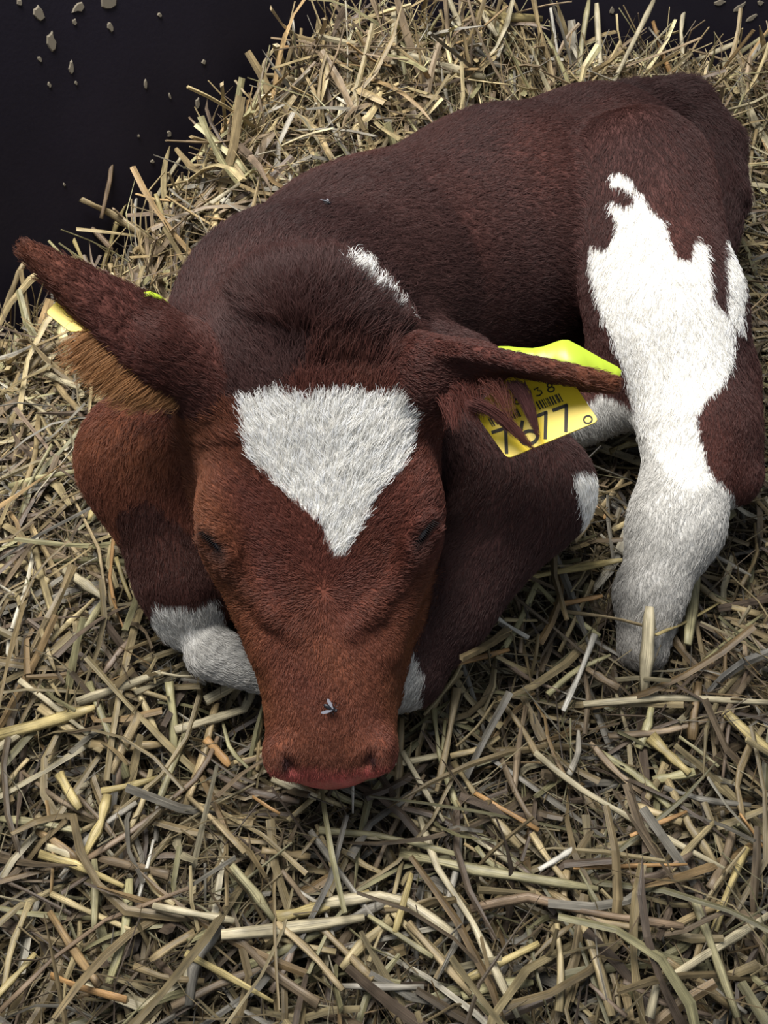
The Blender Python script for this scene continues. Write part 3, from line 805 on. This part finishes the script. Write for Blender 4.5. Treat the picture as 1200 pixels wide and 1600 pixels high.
def tgrad(x, y):
    e = 0.02
    return (terrain(x + e, y) - terrain(x - e, y)) / (2 * e), (terrain(x, y + e) - terrain(x, y - e)) / (2 * e)

mstraw, nt, b = new_mat('dry_straw', 0.42, spec=0.35)
N = nt.nodes; Lk = nt.links.new
at = N.new('ShaderNodeAttribute'); at.attribute_name = 'col'
uvn = N.new('ShaderNodeUVMap'); uvn.uv_map = 'uv'
mp = N.new('ShaderNodeMapping'); mp.inputs['Scale'].default_value = (22, 1.6, 1)
ns = N.new('ShaderNodeTexNoise'); ns.inputs['Scale'].default_value = 1.0; ns.inputs['Detail'].default_value = 4
mp2 = N.new('ShaderNodeMapping'); mp2.inputs['Scale'].default_value = (1.5, 5.0, 1)
ns2 = N.new('ShaderNodeTexNoise'); ns2.inputs['Scale'].default_value = 1.0; ns2.inputs['Detail'].default_value = 3
Lk(uvn.outputs['UV'], mp.inputs['Vector']); Lk(mp.outputs['Vector'], ns.inputs['Vector'])
Lk(uvn.outputs['UV'], mp2.inputs['Vector']); Lk(mp2.outputs['Vector'], ns2.inputs['Vector'])
r1 = N.new('ShaderNodeMapRange'); r1.inputs['From Min'].default_value = 0.3; r1.inputs['From Max'].default_value = 0.7; r1.inputs['To Min'].default_value = 0.45; r1.inputs['To Max'].default_value = 1.35
r2 = N.new('ShaderNodeMapRange'); r2.inputs['From Min'].default_value = 0.35; r2.inputs['From Max'].default_value = 0.65; r2.inputs['To Min'].default_value = 0.60; r2.inputs['To Max'].default_value = 1.15
Lk(ns.outputs['Fac'], r1.inputs['Value']); Lk(ns2.outputs['Fac'], r2.inputs['Value'])
mm = N.new('ShaderNodeMath'); mm.operation = 'MULTIPLY'; Lk(r1.outputs['Result'], mm.inputs[0]); Lk(r2.outputs['Result'], mm.inputs[1])
vm = N.new('ShaderNodeVectorMath'); vm.operation = 'SCALE'; Lk(at.outputs['Color'], vm.inputs[0]); Lk(mm.outputs['Value'], vm.inputs['Scale'])
Lk(vm.outputs['Vector'], b.inputs['Base Color'])
bs = N.new('ShaderNodeBump'); bs.inputs['Strength'].default_value = 0.5; bs.inputs['Distance'].default_value = 0.0006
Lk(ns.outputs['Fac'], bs.inputs['Height']); Lk(bs.outputs['Normal'], b.inputs['Normal'])

PAL = np.array([[0.56, 0.45, 0.24], [0.46, 0.36, 0.19], [0.36, 0.27, 0.14], [0.42, 0.38, 0.20], [0.60, 0.52, 0.33], [0.27, 0.20, 0.125], [0.40, 0.27, 0.13], [0.34, 0.31, 0.25], [0.66, 0.60, 0.46], [0.21, 0.155, 0.11]])
PALW = np.array([0.09, 0.14, 0.19, 0.11, 0.04, 0.16, 0.06, 0.09, 0.02, 0.10])
def stalks(ctrl, wid, thk, cols, K, up=None):
    """ctrl (n,m,3) centre lines, wid/thk half sizes (n,), K-sided sections -> verts, faces, uvs, colours."""
    n, m, _ = ctrl.shape
    T = nrm(np.gradient(ctrl, axis=1))
    if up is None:
        up = np.tile([0, 0, 1.0], (n, 1)) + rng.normal(size=(n, 3)) * 0.35
    A_ = nrm(np.cross(T, up[:, None, :])); B_ = np.cross(A_, T)
    th = 2 * np.pi * np.arange(K) / K
    taper = np.ones(m); taper[-1] = 0.75
    ww = wid[:, None] * taper * (1 + 0.16 * rng.normal(size=(n, m)))
    pt_ = rng.random(n) < (0.45 if n > 1 else 0)          # many ends are split to a point
    ww[pt_, -1] *= 0.2; ww[pt_, -2] *= 0.8
    v = ctrl[:, :, None, :] + A_[:, :, None, :] * (np.cos(th)[None, None, :, None] * ww[:, :, None, None]) + B_[:, :, None, :] * (np.sin(th)[None, None, :, None] * (thk[:, None] * taper)[:, :, None, None])
    base = (np.arange(n) * m * K)[:, None, None]
    i = np.arange(m - 1)[None, :, None]; j = np.arange(K)[None, None, :]
    f = np.stack([base + i * K + j, base + i * K + (j + 1) % K, base + (i + 1) * K + (j + 1) % K, base + (i + 1) * K + j], -1).reshape(-1, 4)
    if K == 4:
        e0_ = base[:, 0] + np.array([[3, 2, 1, 0]]); e1_ = base[:, 0] + (m - 1) * K + np.array([[0, 1, 2, 3]])
        f = np.concatenate([f, e0_, e1_])
    ln = np.concatenate([np.zeros((n, 1)), np.cumsum(np.linalg.norm(np.diff(ctrl, axis=1), axis=-1), 1)], 1)
    uo = rng.uniform(0, 50, (n, 2))
    uv = np.stack([np.broadcast_to(np.abs(th / np.pi - 1)[None, None, :], (n, m, K)) + uo[:, 0, None, None], np.broadcast_to(ln[:, :, None] * 8, (n, m, K)) + uo[:, 1, None, None]], -1)
    cc = np.broadcast_to(cols[:, None, None, :], (n, m, K, 3)) * (1 + 0.10 * rng.normal(size=(n, m, 1, 1)))
    return v.reshape(-1, 3), f, uv.reshape(-1, 2), np.clip(cc.reshape(-1, 3), 0.02, 0.8)
def pal(n):
    c = PAL[rng.choice(len(PAL), n, p=PALW)]
    return c * rng.uniform(0.50, 1.05, (n, 1))

def scatter(n, lmin, lmax, wmin, wmax, depth, m, tilt, lift0=0.0, flat=0.45, margin=0.002):
    n = int(n * 1.16)
    x = rng.uniform(-0.95, 1.40, n * 3); y = rng.uniform(0.0, 1.82, n * 3)
    ok = (wall_dist(x, y) > 0.0) & (np.abs(x) < 0.34 + 0.50 * y + 0.18)
    x, y = x[ok][:n], y[ok][:n]; n = len(x)
    dlt = rng.random(n) ** 0.8 * depth
    L_ = lmin + (lmax - lmin) * rng.beta(1.3, 2.6, n)
    fresh = 1 + 0.45 * np.clip(1 - (wall_dist(x, y) - 0.05) / 0.4, 0, 1)     # the heap's stalks are whole, less crushed
    az = rng.uniform(0, 2 * np.pi, n)
    near = np.clip(1 - wall_dist(x, y) / 0.35, 0, 1)
    el = rng.normal(size=n) * tilt * (1 + 1.5 * near)
    gx, gy = tgrad(x, y)
    dx, dy = np.cos(az), np.sin(az)
    dz = gx * dx + gy * dy + np.tan(np.clip(el, -1.1, 1.1))
    d = nrm(np.stack([dx, dy, dz], -1))
    c = np.stack([x, y, terrain(x, y) - dlt + lift0 + np.abs(el) * L_ * 0.25], -1)
    side = nrm(np.cross(d, [0, 0, 1.0]))
    s_ = np.linspace(-0.5, 0.5, m)
    bow = rng.normal(size=(n, 1)) * 0.12; bow2 = rng.normal(size=(n, 1)) * 0.06
    kink = np.where(rng.random((n, 1)) < 0.35, rng.normal(size=(n, 1)) * 0.7, 0) * np.clip(s_ - rng.uniform(-0.2, 0.2, (n, 1)), 0, 1)
    ctrl = c[:, None] + d[:, None] * (s_[None, :, None] * L_[:, None, None]) + side[:, None] * ((bow * (1 - 4 * s_ ** 2) + kink) * L_[:, None])[:, :, None] + np.array([0, 0, 1.0]) * ((bow2 * (1 - 4 * s_ ** 2)) * L_[:, None])[:, :, None]
    tt = np.linspace(0, 1, 7)
    chk = ctrl[:, 0][:, None] * (1 - tt)[None, :, None] + ctrl[:, -1][:, None] * tt[None, :, None]
    g = field_at(chk).min(1)
    g2 = field_at(ctrl).min(1)
    wd = wall_dist(ctrl[:, :, 0], ctrl[:, :, 1]).min(1)
    keep = (g > margin) & (g2 > margin) & (wd > 0.012)
    ctrl = ctrl[keep]; n = len(ctrl)
    w_ = rng.uniform(wmin, wmax, n) / 2 * fresh[keep]
    return ctrl, w_, w_ * flat, n

def painted_falloff(ctrl):      # light falloff painted into the straw colour: brighter at the walls, dimmer in front
    d = wall_dist(ctrl[:, 0, 0], ctrl[:, 0, 1])
    return (0.55 + 0.86 * np.clip(1 - (d - 0.1) / 0.55, 0, 1))[:, None]
if STRAW:
    parts = []
    for (n, a, b_, c, d, dep, m, tl, lf) in (
            (4200, 0.06, 0.26, 0.0035, 0.0080, 0.060, 5, 0.12, -0.035),
            (6500, 0.06, 0.26, 0.0025, 0.0075, 0.055, 5, 0.22, -0.010),
            (3600, 0.04, 0.20, 0.0035, 0.0100, 0.035, 5, 0.30, 0.000),
            (2600, 0.08, 0.30, 0.0030, 0.0085, 0.015, 6, 0.24, 0.008)):
        ctrl, w_, t_, n = scatter(n, a, b_, c, d, dep, m, tl, lf)
        parts.append(stalks(ctrl, w_, t_, pal(n) * painted_falloff(ctrl), 4))
    for (n, a, b_, c, d, dep, m, tl, lf) in ((36000, 0.03, 0.20, 0.0007, 0.0022, 0.060, 5, 0.28, 0.006), (6000, 0.02, 0.09, 0.0015, 0.0045, 0.05, 4, 0.5, 0.003)):
        ctrl, w_, t_, n = scatter(n, a, b_, c, d, dep, m, tl, lf, flat=0.8)
        parts.append(stalks(ctrl, w_, t_, pal(n) * 0.85 * painted_falloff(ctrl), 4))
    off = 0; vs, fs, us, cs = [], [], [], []
    for v, f, u_, c_ in parts:
        vs.append(v); fs.append(f + off); us.append(u_); cs.append(c_); off += len(v)
    bed = mesh_obj('straw_bedding', np.concatenate(vs), np.concatenate(fs), mstraw, None, False, np.concatenate(us), np.concatenate(cs))
    tag(bed, 'deep bed of loose golden and grey-brown straw heaped up against the walls', 'straw bedding', kind='stuff')

# ------------------------------------------------------------------ single stalks lying on top, and standing against the walls
def ground_hit(px, py, only_ground=False):
    d = ray(px, py)
    t = np.arange(0.45, 2.6, 0.002); q = CAM + d * t[:, None]
    hit = (q[:, 2] < terrain(q[:, 0], q[:, 1]) + 0.006) | (wall_dist(q[:, 0], q[:, 1]) < 0.012)
    tg = t[np.argmax(hit)]
    if only_ground: return tg
    fh = field_at(q) < 0.006
    tf = t[np.argmax(fh)] if fh.any() else 9.0
    return tf if tg - 0.07 < tf < tg else tg
CP, CY, CT, CB, CO_, CG, CW = (0.60, 0.52, 0.34), (0.54, 0.43, 0.19), (0.44, 0.34, 0.19), (0.27, 0.19, 0.12), (0.50, 0.29, 0.12), (0.38, 0.34, 0.19), (0.72, 0.68, 0.58)
# (points in the photograph, width, colour, what it looks like and where it lies)
HEROES = [
 ([(832, 1190), (891, 1240), (1010, 1310), (1133, 1375)], 11, CP, 'long pale stalk slanting down across the straw below the hind hoof'),
 ([(655, 1290), (681, 1366), (735, 1450), (806, 1599)], 12, CP, 'bright bent stalk running to the bottom edge below the muzzle'),
 ([(625, 1345), (733, 1370), (929, 1401)], 15, CG, 'thick olive stalk lying flat below and beside the long pale one'),
 ([(500, 1310), (600, 1318), (713, 1348)], 10, CG, 'greenish stalk lying level just below the muzzle'),
 ([(739, 1252), (838, 1310)], 9, CO_, 'short orange stalk lying between muzzle and long pale stalk'),
 ([(628, 1188), (692, 1296)], 8, CP, 'pale thin stalk leading away from the muzzle\'s corner'),
 ([(712, 1090), (698, 1175), (681, 1250)], 12, CT, 'tan upright stalk beside the muzzle under the near foreleg'),
 ([(1077, 1418), (1110, 1510), (1142, 1599)], 15, CG, 'wide olive blade pointing to the bottom edge of the bedding'),
 ([(1007, 1599), (1010, 1558), (1090, 1505), (1200, 1436)], 12, CP, 'long pale stalk bent sharply at its lower end, bottom corner'),
 ([(1147, 1284), (1200, 1362)], 9, CO_, 'orange stalk cut by the frame edge below the bright wide one'),
 ([(1124, 1127), (1165, 1165), (1200, 1194)], 17, CY, 'wide golden stalk with a cleanly broken end at the frame edge'),
 ([(637, 1453), (733, 1564)], 12, CT, 'tan stalk slanting down beside the bright bent one'),
 ([(500, 1424), (616, 1407), (715, 1475)], 17, CP, 'wide pale split stalk kinked in its middle near the bottom'),
 ([(576, 1442), (675, 1506)], 9, CG, 'thin grey-green stalk tucked under the wide kinked one'),
 ([(838, 1371), (891, 1338)], 9, CW, 'short bright split stalk with white frayed end'),
 ([(733, 1432), (815, 1412), (930, 1440), (1060, 1459)], 14, CB, 'long brown stalk bowed over, below the thick olive one'),
 ([(891, 1369), (1066, 1363)], 6, CO_, 'thin level orange stalk over the end of the long pale one'),
 ([(1107, 1465), (1130, 1400), (1159, 1337)], 12, CY, 'golden brown stalk standing steeply near the frame edge'),
 ([(978, 1319), (1066, 1281)], 6, CO_, 'short thin orange stalk crossing the long pale one'),
 ([(617, 1468), (643, 1377)], 10, CY, 'short golden stalk standing between two wide pale ones'),
 ([(725, 1541), (838, 1485)], 12, CY, 'broad golden stalk in the bottom straw beneath brown ones'),
 ([(245, 1427), (370, 1450)], 11, CP, 'pale stalk whose broken end points left, below the muzzle'),
 ([(435, 1452), (490, 1500), (537, 1557)], 13, CT, 'tan stalk slanting to the bottom, left of the kinked pale one'),
 ([(300, 1260), (345, 1300), (387, 1345)], 17, CT, 'short wide tan stalk with crushed ends, left below the muzzle'),
 ([(295, 1160), (275, 1210), (252, 1272)], 12, CG, 'yellow-green stalk pointing up at the jaw from the left'),
 ([(225, 1130), (205, 1170), (180, 1222)], 15, CT, 'short wide pale brown stalk standing left of the muzzle'),
 ([(38, 1078), (95, 1120), (145, 1162)], 10, CP, 'pale yellow stalk crossing over the wide one at the frame edge'),
 ([(0, 1165), (75, 1145), (155, 1120)], 19, CY, 'widest golden stalk at the frame edge left of the muzzle'),
 ([(0, 1188), (38, 1162)], 14, CP, 'pale stub of stalk at the frame edge below the widest one'),
 ([(10, 1292), (70, 1298), (135, 1312)], 12, CG, 'level olive stalk at the frame edge halfway to the bottom'),
 ([(135, 1360), (230, 1300), (320, 1222), (345, 1165)], 10, CB, 'long grey-brown stalk sweeping up towards the muzzle'),
 ([(175, 1255), (165, 1300), (138, 1352)], 15, CY, 'mustard blade hanging down beside the level olive stalk'),
 ([(100, 1222), (132, 1277)], 14, CY, 'short golden stub between the level and the mustard one'),
 ([(70, 1347), (130, 1365), (200, 1397)], 12, CY, 'pale gold stalk slanting under the mustard blade'),
 ([(246, 1325), (222, 1420)], 5, CW, 'thin white upright stem below the long grey-brown stalk'),
 ([(365, 1365), (400, 1405), (432, 1450)], 13, CG, 'wide pale green stalk leading down from the crushed tan one'),
 ([(435, 1445), (500, 1430), (578, 1408)], 17, CY, 'wide gold stalk meeting the kinked pale one end to end'),
 ([(350, 1472), (450, 1462), (570, 1445)], 15, CP, 'wide level pale stalk beneath the wide gold one'),
 ([(90, 1535), (140, 1555), (205, 1572)], 15, CO_, 'brown blade with torn orange end near the bottom edge'),
 ([(295, 1500), (350, 1530), (430, 1575)], 10, CY, 'mustard stalk slanting along the bottom edge'),
 ([(0, 1572), (35, 1535), (65, 1500)], 11, CY, 'golden stalk leaning in the bottom corner'),
 ([(10, 1590), (90, 1510), (170, 1450), (300, 1400)], 7, CB, 'long thin curved brown stem rising from the bottom corner'),
 ([(428, 1230), (465, 1245), (497, 1260)], 13, CP, 'pale broken stalk right under the calf\'s nose'),
 ([(398, 1258), (440, 1285)], 6, CO_, 'small thin orange stem below the broken one under the nose'),
 ([(552, 1225), (552, 1284)], 6, CW, 'white stem standing straight under the nose'),
 ([(278, 1155), (330, 1140), (385, 1122), (402, 1085)], 15, CP, 'big pale stalk bent upward against the calf\'s jaw'),
 ([(510, 1312), (600, 1322)], 9, CP, 'pale stem in the straw below the white standing one'),
 ([(155, 1355), (157, 1400), (155, 1462)], 11, CG, 'pale green stalk standing beneath the mustard blade'),
 ([(325, 1168), (362, 1210)], 13, CO_, 'short orange-gold stalk close beside the jaw'),
 ([(165, 1250), (215, 1240), (252, 1228)], 11, CY, 'golden stalk level above the mustard blade'),
 ([(117, 787), (160, 873), (172, 950)], 5, CT, 'long thin tan stem arching beside the far foreleg'),
 ([(187, 820), (177, 920), (185, 965), (200, 1000)], 6, CO_, 'thin orange-brown curling stem beside the far foreleg'),
 ([(107, 907), (140, 930), (170, 952)], 14, CP, 'wide pale split stalk left of the far foreleg'),
 ([(247, 887), (213, 930)], 7, CP, 'short pale stem against the far foreleg'),
 ([(187, 887), (210, 953)], 7, CY, 'yellow stem leaning under the far foreleg'),
 ([(162, 763), (145, 830)], 12, CY, 'mustard stalk standing at the far shoulder'),
 ([(130, 1113), (190, 1090), (257, 1067)], 15, CP, 'wide pale torn stalk below the folded far foreleg'),
 ([(257, 1067), (308, 1073)], 5, CP, 'thin pale stem leading right from the torn stalk'),
 ([(100, 1035), (140, 1000), (165, 960)], 15, CG, 'olive stalk leading up to the wide split one'),
 ([(325, 1110), (395, 1072)], 14, CP, 'pale stalk pointing at the cheek from the left'),
 ([(928, 712), (975, 730), (1021, 747)], 13, CP, 'pinkish pale stalk lying between foreleg and hind leg'),
 ([(949, 722), (998, 703)], 12, CY, 'golden stub resting over the pinkish stalk by the hind leg'),
 ([(913, 787), (925, 805), (942, 826)], 9, CO_, 'short orange stem beside the white elbow tuft'),
 ([(979, 754), (940, 805), (895, 862)], 10, CT, 'tan stalk lying between elbow and hind leg'),
 ([(765, 945), (820, 918), (890, 905), (967, 892)], 9, CY, 'long golden stem running beside the near foreleg'),
 ([(1140, 815), (1115, 835), (1082, 873), (1078, 940), (1068, 1022)], 15, CG, 'wide olive stalk folded down along the hind leg'),
 ([(1009, 964), (1006, 1030), (1000, 1095)], 18, CP, 'bright pointed blade standing over the hind hoof'),
 ([(1019, 1008), (1070, 985), (1117, 957)], 9, CY, 'golden stem leaning from the hind hoof to the right'),
 ([(876, 971), (950, 980), (1019, 999)], 7, CT, 'tan stem lying across the hind pastern'),
 ([(925, 1006), (905, 1060), (876, 1125)], 9, CW, 'pale green-white stem left of the hind hoof'),
 ([(907, 1115), (1040, 1104), (1200, 1113)], 10, CP, 'very long level pale stalk reaching the frame edge under the hoof'),
 ([(862, 962), (937, 947)], 8, CO_, 'orange stem with a bent tip near the hind pastern'),
 ([(617, 1073), (680, 1062), (793, 1030)], 8, CO_, 'long orange stem touching the muzzle below the near knee'),
 ([(768, 977), (823, 1012)], 8, CW, 'whitish split stem in front of the near foreleg'),
 ([(1054, 1165), (1115, 1212)], 6, CG, 'thin green stem with pale tip under the long level stalk'),
 ([(1010, 1165), (1040, 1195), (1070, 1222)], 15, CY, 'golden stalk slanting below the hind hoof blade'),
 ([(635, 105), (695, 122), (756, 140)], 12, CP, 'wide yellowish stalk lying on the heap behind the back'),
 ([(692, 0), (718, 60)], 10, CP, 'pale stalk leaning on the heap at the top edge'),
 ([(735, 0), (752, 38), (775, 75)], 9, CP, 'second pale leaning stalk near the corner of the heap'),
 ([(742, 38), (795, 46), (845, 48)], 12, CY, 'wide yellow blade level at the top of the heap'),
 ([(788, 25), (780, 70)], 9, CY, 'short upright yellow stem crossing the wide level blade'),
 ([(640, 65), (600, 48)], 9, CT, 'tan stem on the heap left of the wide yellowish stalk'),
 ([(615, 120), (615, 30)], 10, CP, 'straight upright pale stalk on the heap above the back'),
 ([(405, 135), (440, 140), (482, 150)], 10, CT, 'tan wide stalk at the left rim of the heap by the wall'),
 ([(295, 362), (335, 335), (378, 305)], 6, CP, 'long thin pale stem behind the withers near the wall'),
 ([(350, 252), (375, 285), (392, 306)], 9, CT, 'tan bent stalk on the slope behind the withers'),
 ([(132, 330), (180, 352), (235, 390)], 12, CT, 'wide tan stalk lying behind the raised ear'),
 ([(10, 510), (35, 445), (44, 428)], 10, CT, 'tan jointed stalk at the wall below the raised ear\'s tip'),
 ([(45, 600), (80, 560), (130, 540)], 11, CT, 'bowed tan stalk below the raised ear'),
 ([(78, 600), (130, 622)], 10, CP, 'pale short blade below the raised ear\'s fringe'),
 ([(88, 712), (60, 760), (45, 790)], 6, CG, 'thin pale green blade left of the far shoulder'),
]
UPRIGHT = [
 ([(950, 145), (985, 75), (1022, 0)], 9, CP, 'tall pale stalk leaning against the back wall right of the tail'),
 ([(1068, 100), (1070, 0)], 8, CP, 'straight vertical stalk standing in front of the back wall'),
 ([(940, 122), (935, 60), (932, 5)], 10, CP, 'bright vertical split stalk behind the rump'),
 ([(880, 120), (868, 65), (860, 12)], 5, CW, 'thin white-tipped stem standing behind the back'),
 ([(1050, 120), (1033, 80), (1020, 33)], 7, CO_, 'orange-tan stalk leaning left behind the tail'),
 ([(1125, 103), (1160, 80), (1200, 52)], 8, CG, 'long olive stalk leaning to the frame edge by the back wall'),
 ([(1080, 98), (1120, 80), (1155, 65)], 8, CP, 'pale stalk leaning right in front of the back wall'),
 ([(902, 130), (910, 60), (920, 0)], 9, CG, 'greenish blade standing up beside the tall pale stalk'),
 ([(165, 405), (180, 355), (197, 312)], 10, CY, 'yellow stalk standing at the wall behind the raised ear'),
 ([(208, 355), (214, 300), (222, 265)], 7, CW, 'bright white stem standing at the wall behind the ear'),
 ([(160, 374), (138, 350), (118, 330)], 9, CB, 'brown round stalk leaning left at the wall'),
 ([(125, 397), (108, 360), (91, 325)], 7, CY, 'leftmost split stem standing at the wall over the raised ear'),
 ([(163, 320), (172, 280), (176, 235)], 7, CB, 'curled brown leaf standing up against the left wall'),
 ([(206, 345), (205, 300), (204, 260)], 3, CT, 'hair-thin stem next to the bright white one at the wall'),
 ([(252, 296), (268, 268), (285, 243)], 6, CP, 'pale stem leaning right at the foot of the wall'),
 ([(350, 255), (325, 215), (295, 183)], 4, CB, 'thin brown twig leaning left against the wall'),
 ([(365, 258), (367, 225), (366, 200)], 4, CO_, 'thin orange stem upright at the heap\'s left rim'),
 ([(460, 73), (430, 74), (397, 77)], 5, CO_, 'orange stem sticking out level from the heap over the dark wall'),
 ([(460, 70), (459, 50), (457, 30)], 4, CW, 'small white stem upright at the heap\'s top left rim'),
 ([(270, 375), (255, 340), (243, 303)], 8, CY, 'yellow-green stalk upright on the slope behind the ear'),
]
used = 0
def hero(pts, wpx, col, label, upright=False, group=None, rise=0.018):
    p2 = []
    pts = [np.array(p, float) for p in pts]
    if len(pts) == 2: pts = [pts[0], (pts[0] + pts[1]) / 2 + rng.normal(size=2) * 1.5, pts[1]]
    ts = []
    if upright:
        t0 = ground_hit(*pts[0], True); ts = [t0 - 0.004 - 0.006 * i for i in range(len(pts))]
        p3 = [P(*q, t=t) for q, t in zip(pts, ts)]
        p3 = [p3[0] - nrm(p3[1] - p3[0]) * 0.02] + p3
    else:
        ts = [ground_hit(*q) for q in pts]
        # keep it straight between its ends instead of following every dip
        p3 = [P(*q, t=t) + np.array([0, 0, rise]) - ray(*q) * rise * 0.0 for q, t in zip(pts, ts)]
        p3 = [q - nrm(q - CAM) * 0.002 for q in p3]
    p3 = np.array(p3)
    tm_ = np.mean(ts)
    w = wpx / FPX * tm_ * 0.5
    # resample
    seg = np.concatenate([[0], np.cumsum(np.linalg.norm(np.diff(p3, axis=0), axis=1))])
    m = max(5, len(p3) * 2)
    u_ = np.linspace(0, seg[-1], m)
    c = np.stack([np.interp(u_, seg, p3[:, k]) for k in range(3)], 1)
    vdir = nrm(CAM - c.mean(0)) + rng.normal(size=3) * 0.3
    v, f, uv, cc = stalks(c[None], np.array([w]), np.array([w * 0.45]), np.array([col]) * 0.84, 6, vdir[None])
    kk = 6
    f = [list(q) for q in f] + [list(range(kk))[::-1], [(m - 1) * kk + j for j in range(kk)]]
    o0 = c[0].copy(); o0[2] -= w
    o = mesh_obj('straw_stalk', v - o0, f, mstraw, None, True, uv, cc)
    o.location = o0
    return tag(o, label, 'straw stalk', group)
if STRAW:
    for h_ in HEROES: hero(*h_, group='single straw stalks lying on the bedding')
    for h_ in UPRIGHT: hero(*h_, upright=True, group='straw stalks standing at the walls')
    def spot_words(x, y):
        if y < 420: return 'on the heap behind the calf' if x < 500 else 'on the heap at the back wall'
        if y < 1090 and x < 300: return 'at the tagged raised ear' if y < 640 else ('beside the far shoulder' if y < 850 else 'beside the folded far foreleg')
        if y < 1090 and x > 1040: return 'outside the hind leg'
        if y < 1090: return 'between foreleg and hind leg' if y < 850 else 'between near knee and hind hoof'
        row = 'just below the calf' if y < 1250 else ('midway to the bottom edge' if y < 1430 else 'along the bottom edge')
        col_ = 'left third' if x < 400 else ('middle' if x < 800 else 'right third')
        return row + ', ' + col_
    def look_words(c, w, bend, ang):
        l_ = (c[0] + c[1] + c[2]) / 3; ro = c[0] / c[1]
        hue = 'brown' if l_ < 0.20 else ('orange-brown' if ro > 1.38 else ('greyish' if c[2] / c[0] > 0.62 else ('golden' if l_ < 0.34 else 'pale')))
        return ('thick ' if w > 11.5 else ('thin ' if w < 8.5 else '')) + hue + (' curved' if abs(bend) > 0.06 else '') + ' straw stalk ' + ('lying level ' if abs(math.sin(ang)) < 0.38 else ('lying lengthwise ' if abs(math.sin(ang)) > 0.92 else ('slanting downward ' if math.sin(ang) * math.cos(ang) > 0 else 'slanting upward ')))
    REG = [('', 'loose stalks in front of the calf', lambda x, y: y > 1090, 105),
           ('', 'loose stalks beside the far foreleg', lambda x, y: y < 1090 and y > 520 and x < 300, 30),
           ('', 'loose stalks around the hind leg', lambda x, y: 640 < y < 1090 and x > 640, 30),
           ('', 'loose stalks on the heap behind the calf', lambda x, y: y < 420, 22)]
    for label, grp, test, cnt in REG:
        k = 0; tries = 0
        while k < cnt and tries < 6000:
            tries += 1
            x, y = rng.uniform(5, 1195), rng.uniform(5, 1595)
            if not test(x, y): continue
            t = ground_hit(x, y); q = P(x, y, t=t)
            if field_at(q[None])[0] < 0.03 or wall_dist(q[0], q[1]) < 0.03: continue
            a = rng.uniform(0, 2 * np.pi); ln = rng.uniform(45, 150) / t
            d2 = np.array([math.cos(a), math.sin(a)]) * ln
            e_ = [np.array([x, y]) + d2 * s_ for s_ in (-0.5, 0.0, 0.5)]
            bnd = rng.normal() * 0.06; e_[1] = e_[1] + np.array([-d2[1], d2[0]]) * bnd
            if any(not (5 < p_[0] < 1195 and 5 < p_[1] < 1595) for p_ in e_): continue
            q3 = [P(*p_, t=ground_hit(*p_)) for p_ in e_]
            if min(field_at(np.array(q3))) < 0.015 or min(wall_dist(q_[0], q_[1]) for q_ in q3) < 0.02: continue
            pc = pal(1)[0] * 1.15; wr = rng.uniform(7, 15)
            hero(e_, wr / t * 0.8, pc, look_words(pc, wr, bnd, a) + spot_words(x, y), group=grp, rise=0.013); k += 1

# ------------------------------------------------------------------ pale flakes dried onto the boards
mflake, nt, b = new_mat('dried_flake', 0.8, (0.19, 0.165, 0.125), 0.1)
def flake(px, py, rx, ry, parent):
    d = ray(px, py)
    if parent is wall_left: t = 1.585 / (d[1] - 0.868 * d[0]); wd_ = nrm(np.array([1, 0.868, 0])); wn_ = np.array([wd_[1], -wd_[0], 0])
    else: t = 1.600 / (d[1] - 0.160 * d[0]); wd_ = nrm(np.array([1, 0.160, 0])); wn_ = np.array([wd_[1], -wd_[0], 0])
    c = CAM + d * t; sc = t / FPX
    k = 9; a = np.linspace(0, 2 * np.pi, k, endpoint=False); r = rng.uniform(0.6, 1.15, k)
    tilt = rng.uniform(-0.5, 0.5)
    xx, yy = np.cos(a) * r * rx * sc, np.sin(a) * r * ry * sc
    xx, yy = xx * math.cos(tilt) - yy * math.sin(tilt), xx * math.sin(tilt) + yy * math.cos(tilt)
    fr = [c + wd_ * x_ * 0.8 + np.array([0, 0, 1.0]) * y_ + wn_ * 0.0022 for x_, y_ in zip(xx, yy)]
    bk = [c + wd_ * x_ + np.array([0, 0, 1.25]) * y_ - wn_ * 0.0004 for x_, y_ in zip(xx, yy)]
    f = [list(range(k)), list(range(2 * k - 1, k - 1, -1))] + [[i, i + k, (i + 1) % k + k, (i + 1) % k] for i in range(k)]
    mesh_obj('dried_flake', np.array(fr + bk), f, mflake, parent, smooth=False)
for px, py, rx, ry in [(60, 22, 8, 12), (122, 11, 15, 6), (168, 4, 18, 9), (172, 42, 5, 6), (249, 23, 4, 4), (80, 64, 8, 13), (62, 92, 4, 4), (111, 105, 5, 9), (116, 34, 4, 4), (318, 97, 4, 3),
                       (227, 131, 3, 6), (77, 132, 3, 4), (118, 129, 3, 3), (308, 161, 5, 8), (265, 150, 2, 4), (264, 209, 4, 4), (238, 252, 4, 3), (301, 260, 4, 5), (100, 288, 2, 2), (216, 212, 2, 2), (30, 3, 6, 4)]:
    flake(px, py, rx, ry, wall_left)
for px, py, rx, ry in [(956, 16, 5, 5), (1125, 4, 10, 4), (1157, 10, 11, 4), (1174, 28, 10, 4), (1188, 5, 6, 3), (870, 8, 4, 3)]:
    flake(px, py, rx, ry, wall_back)
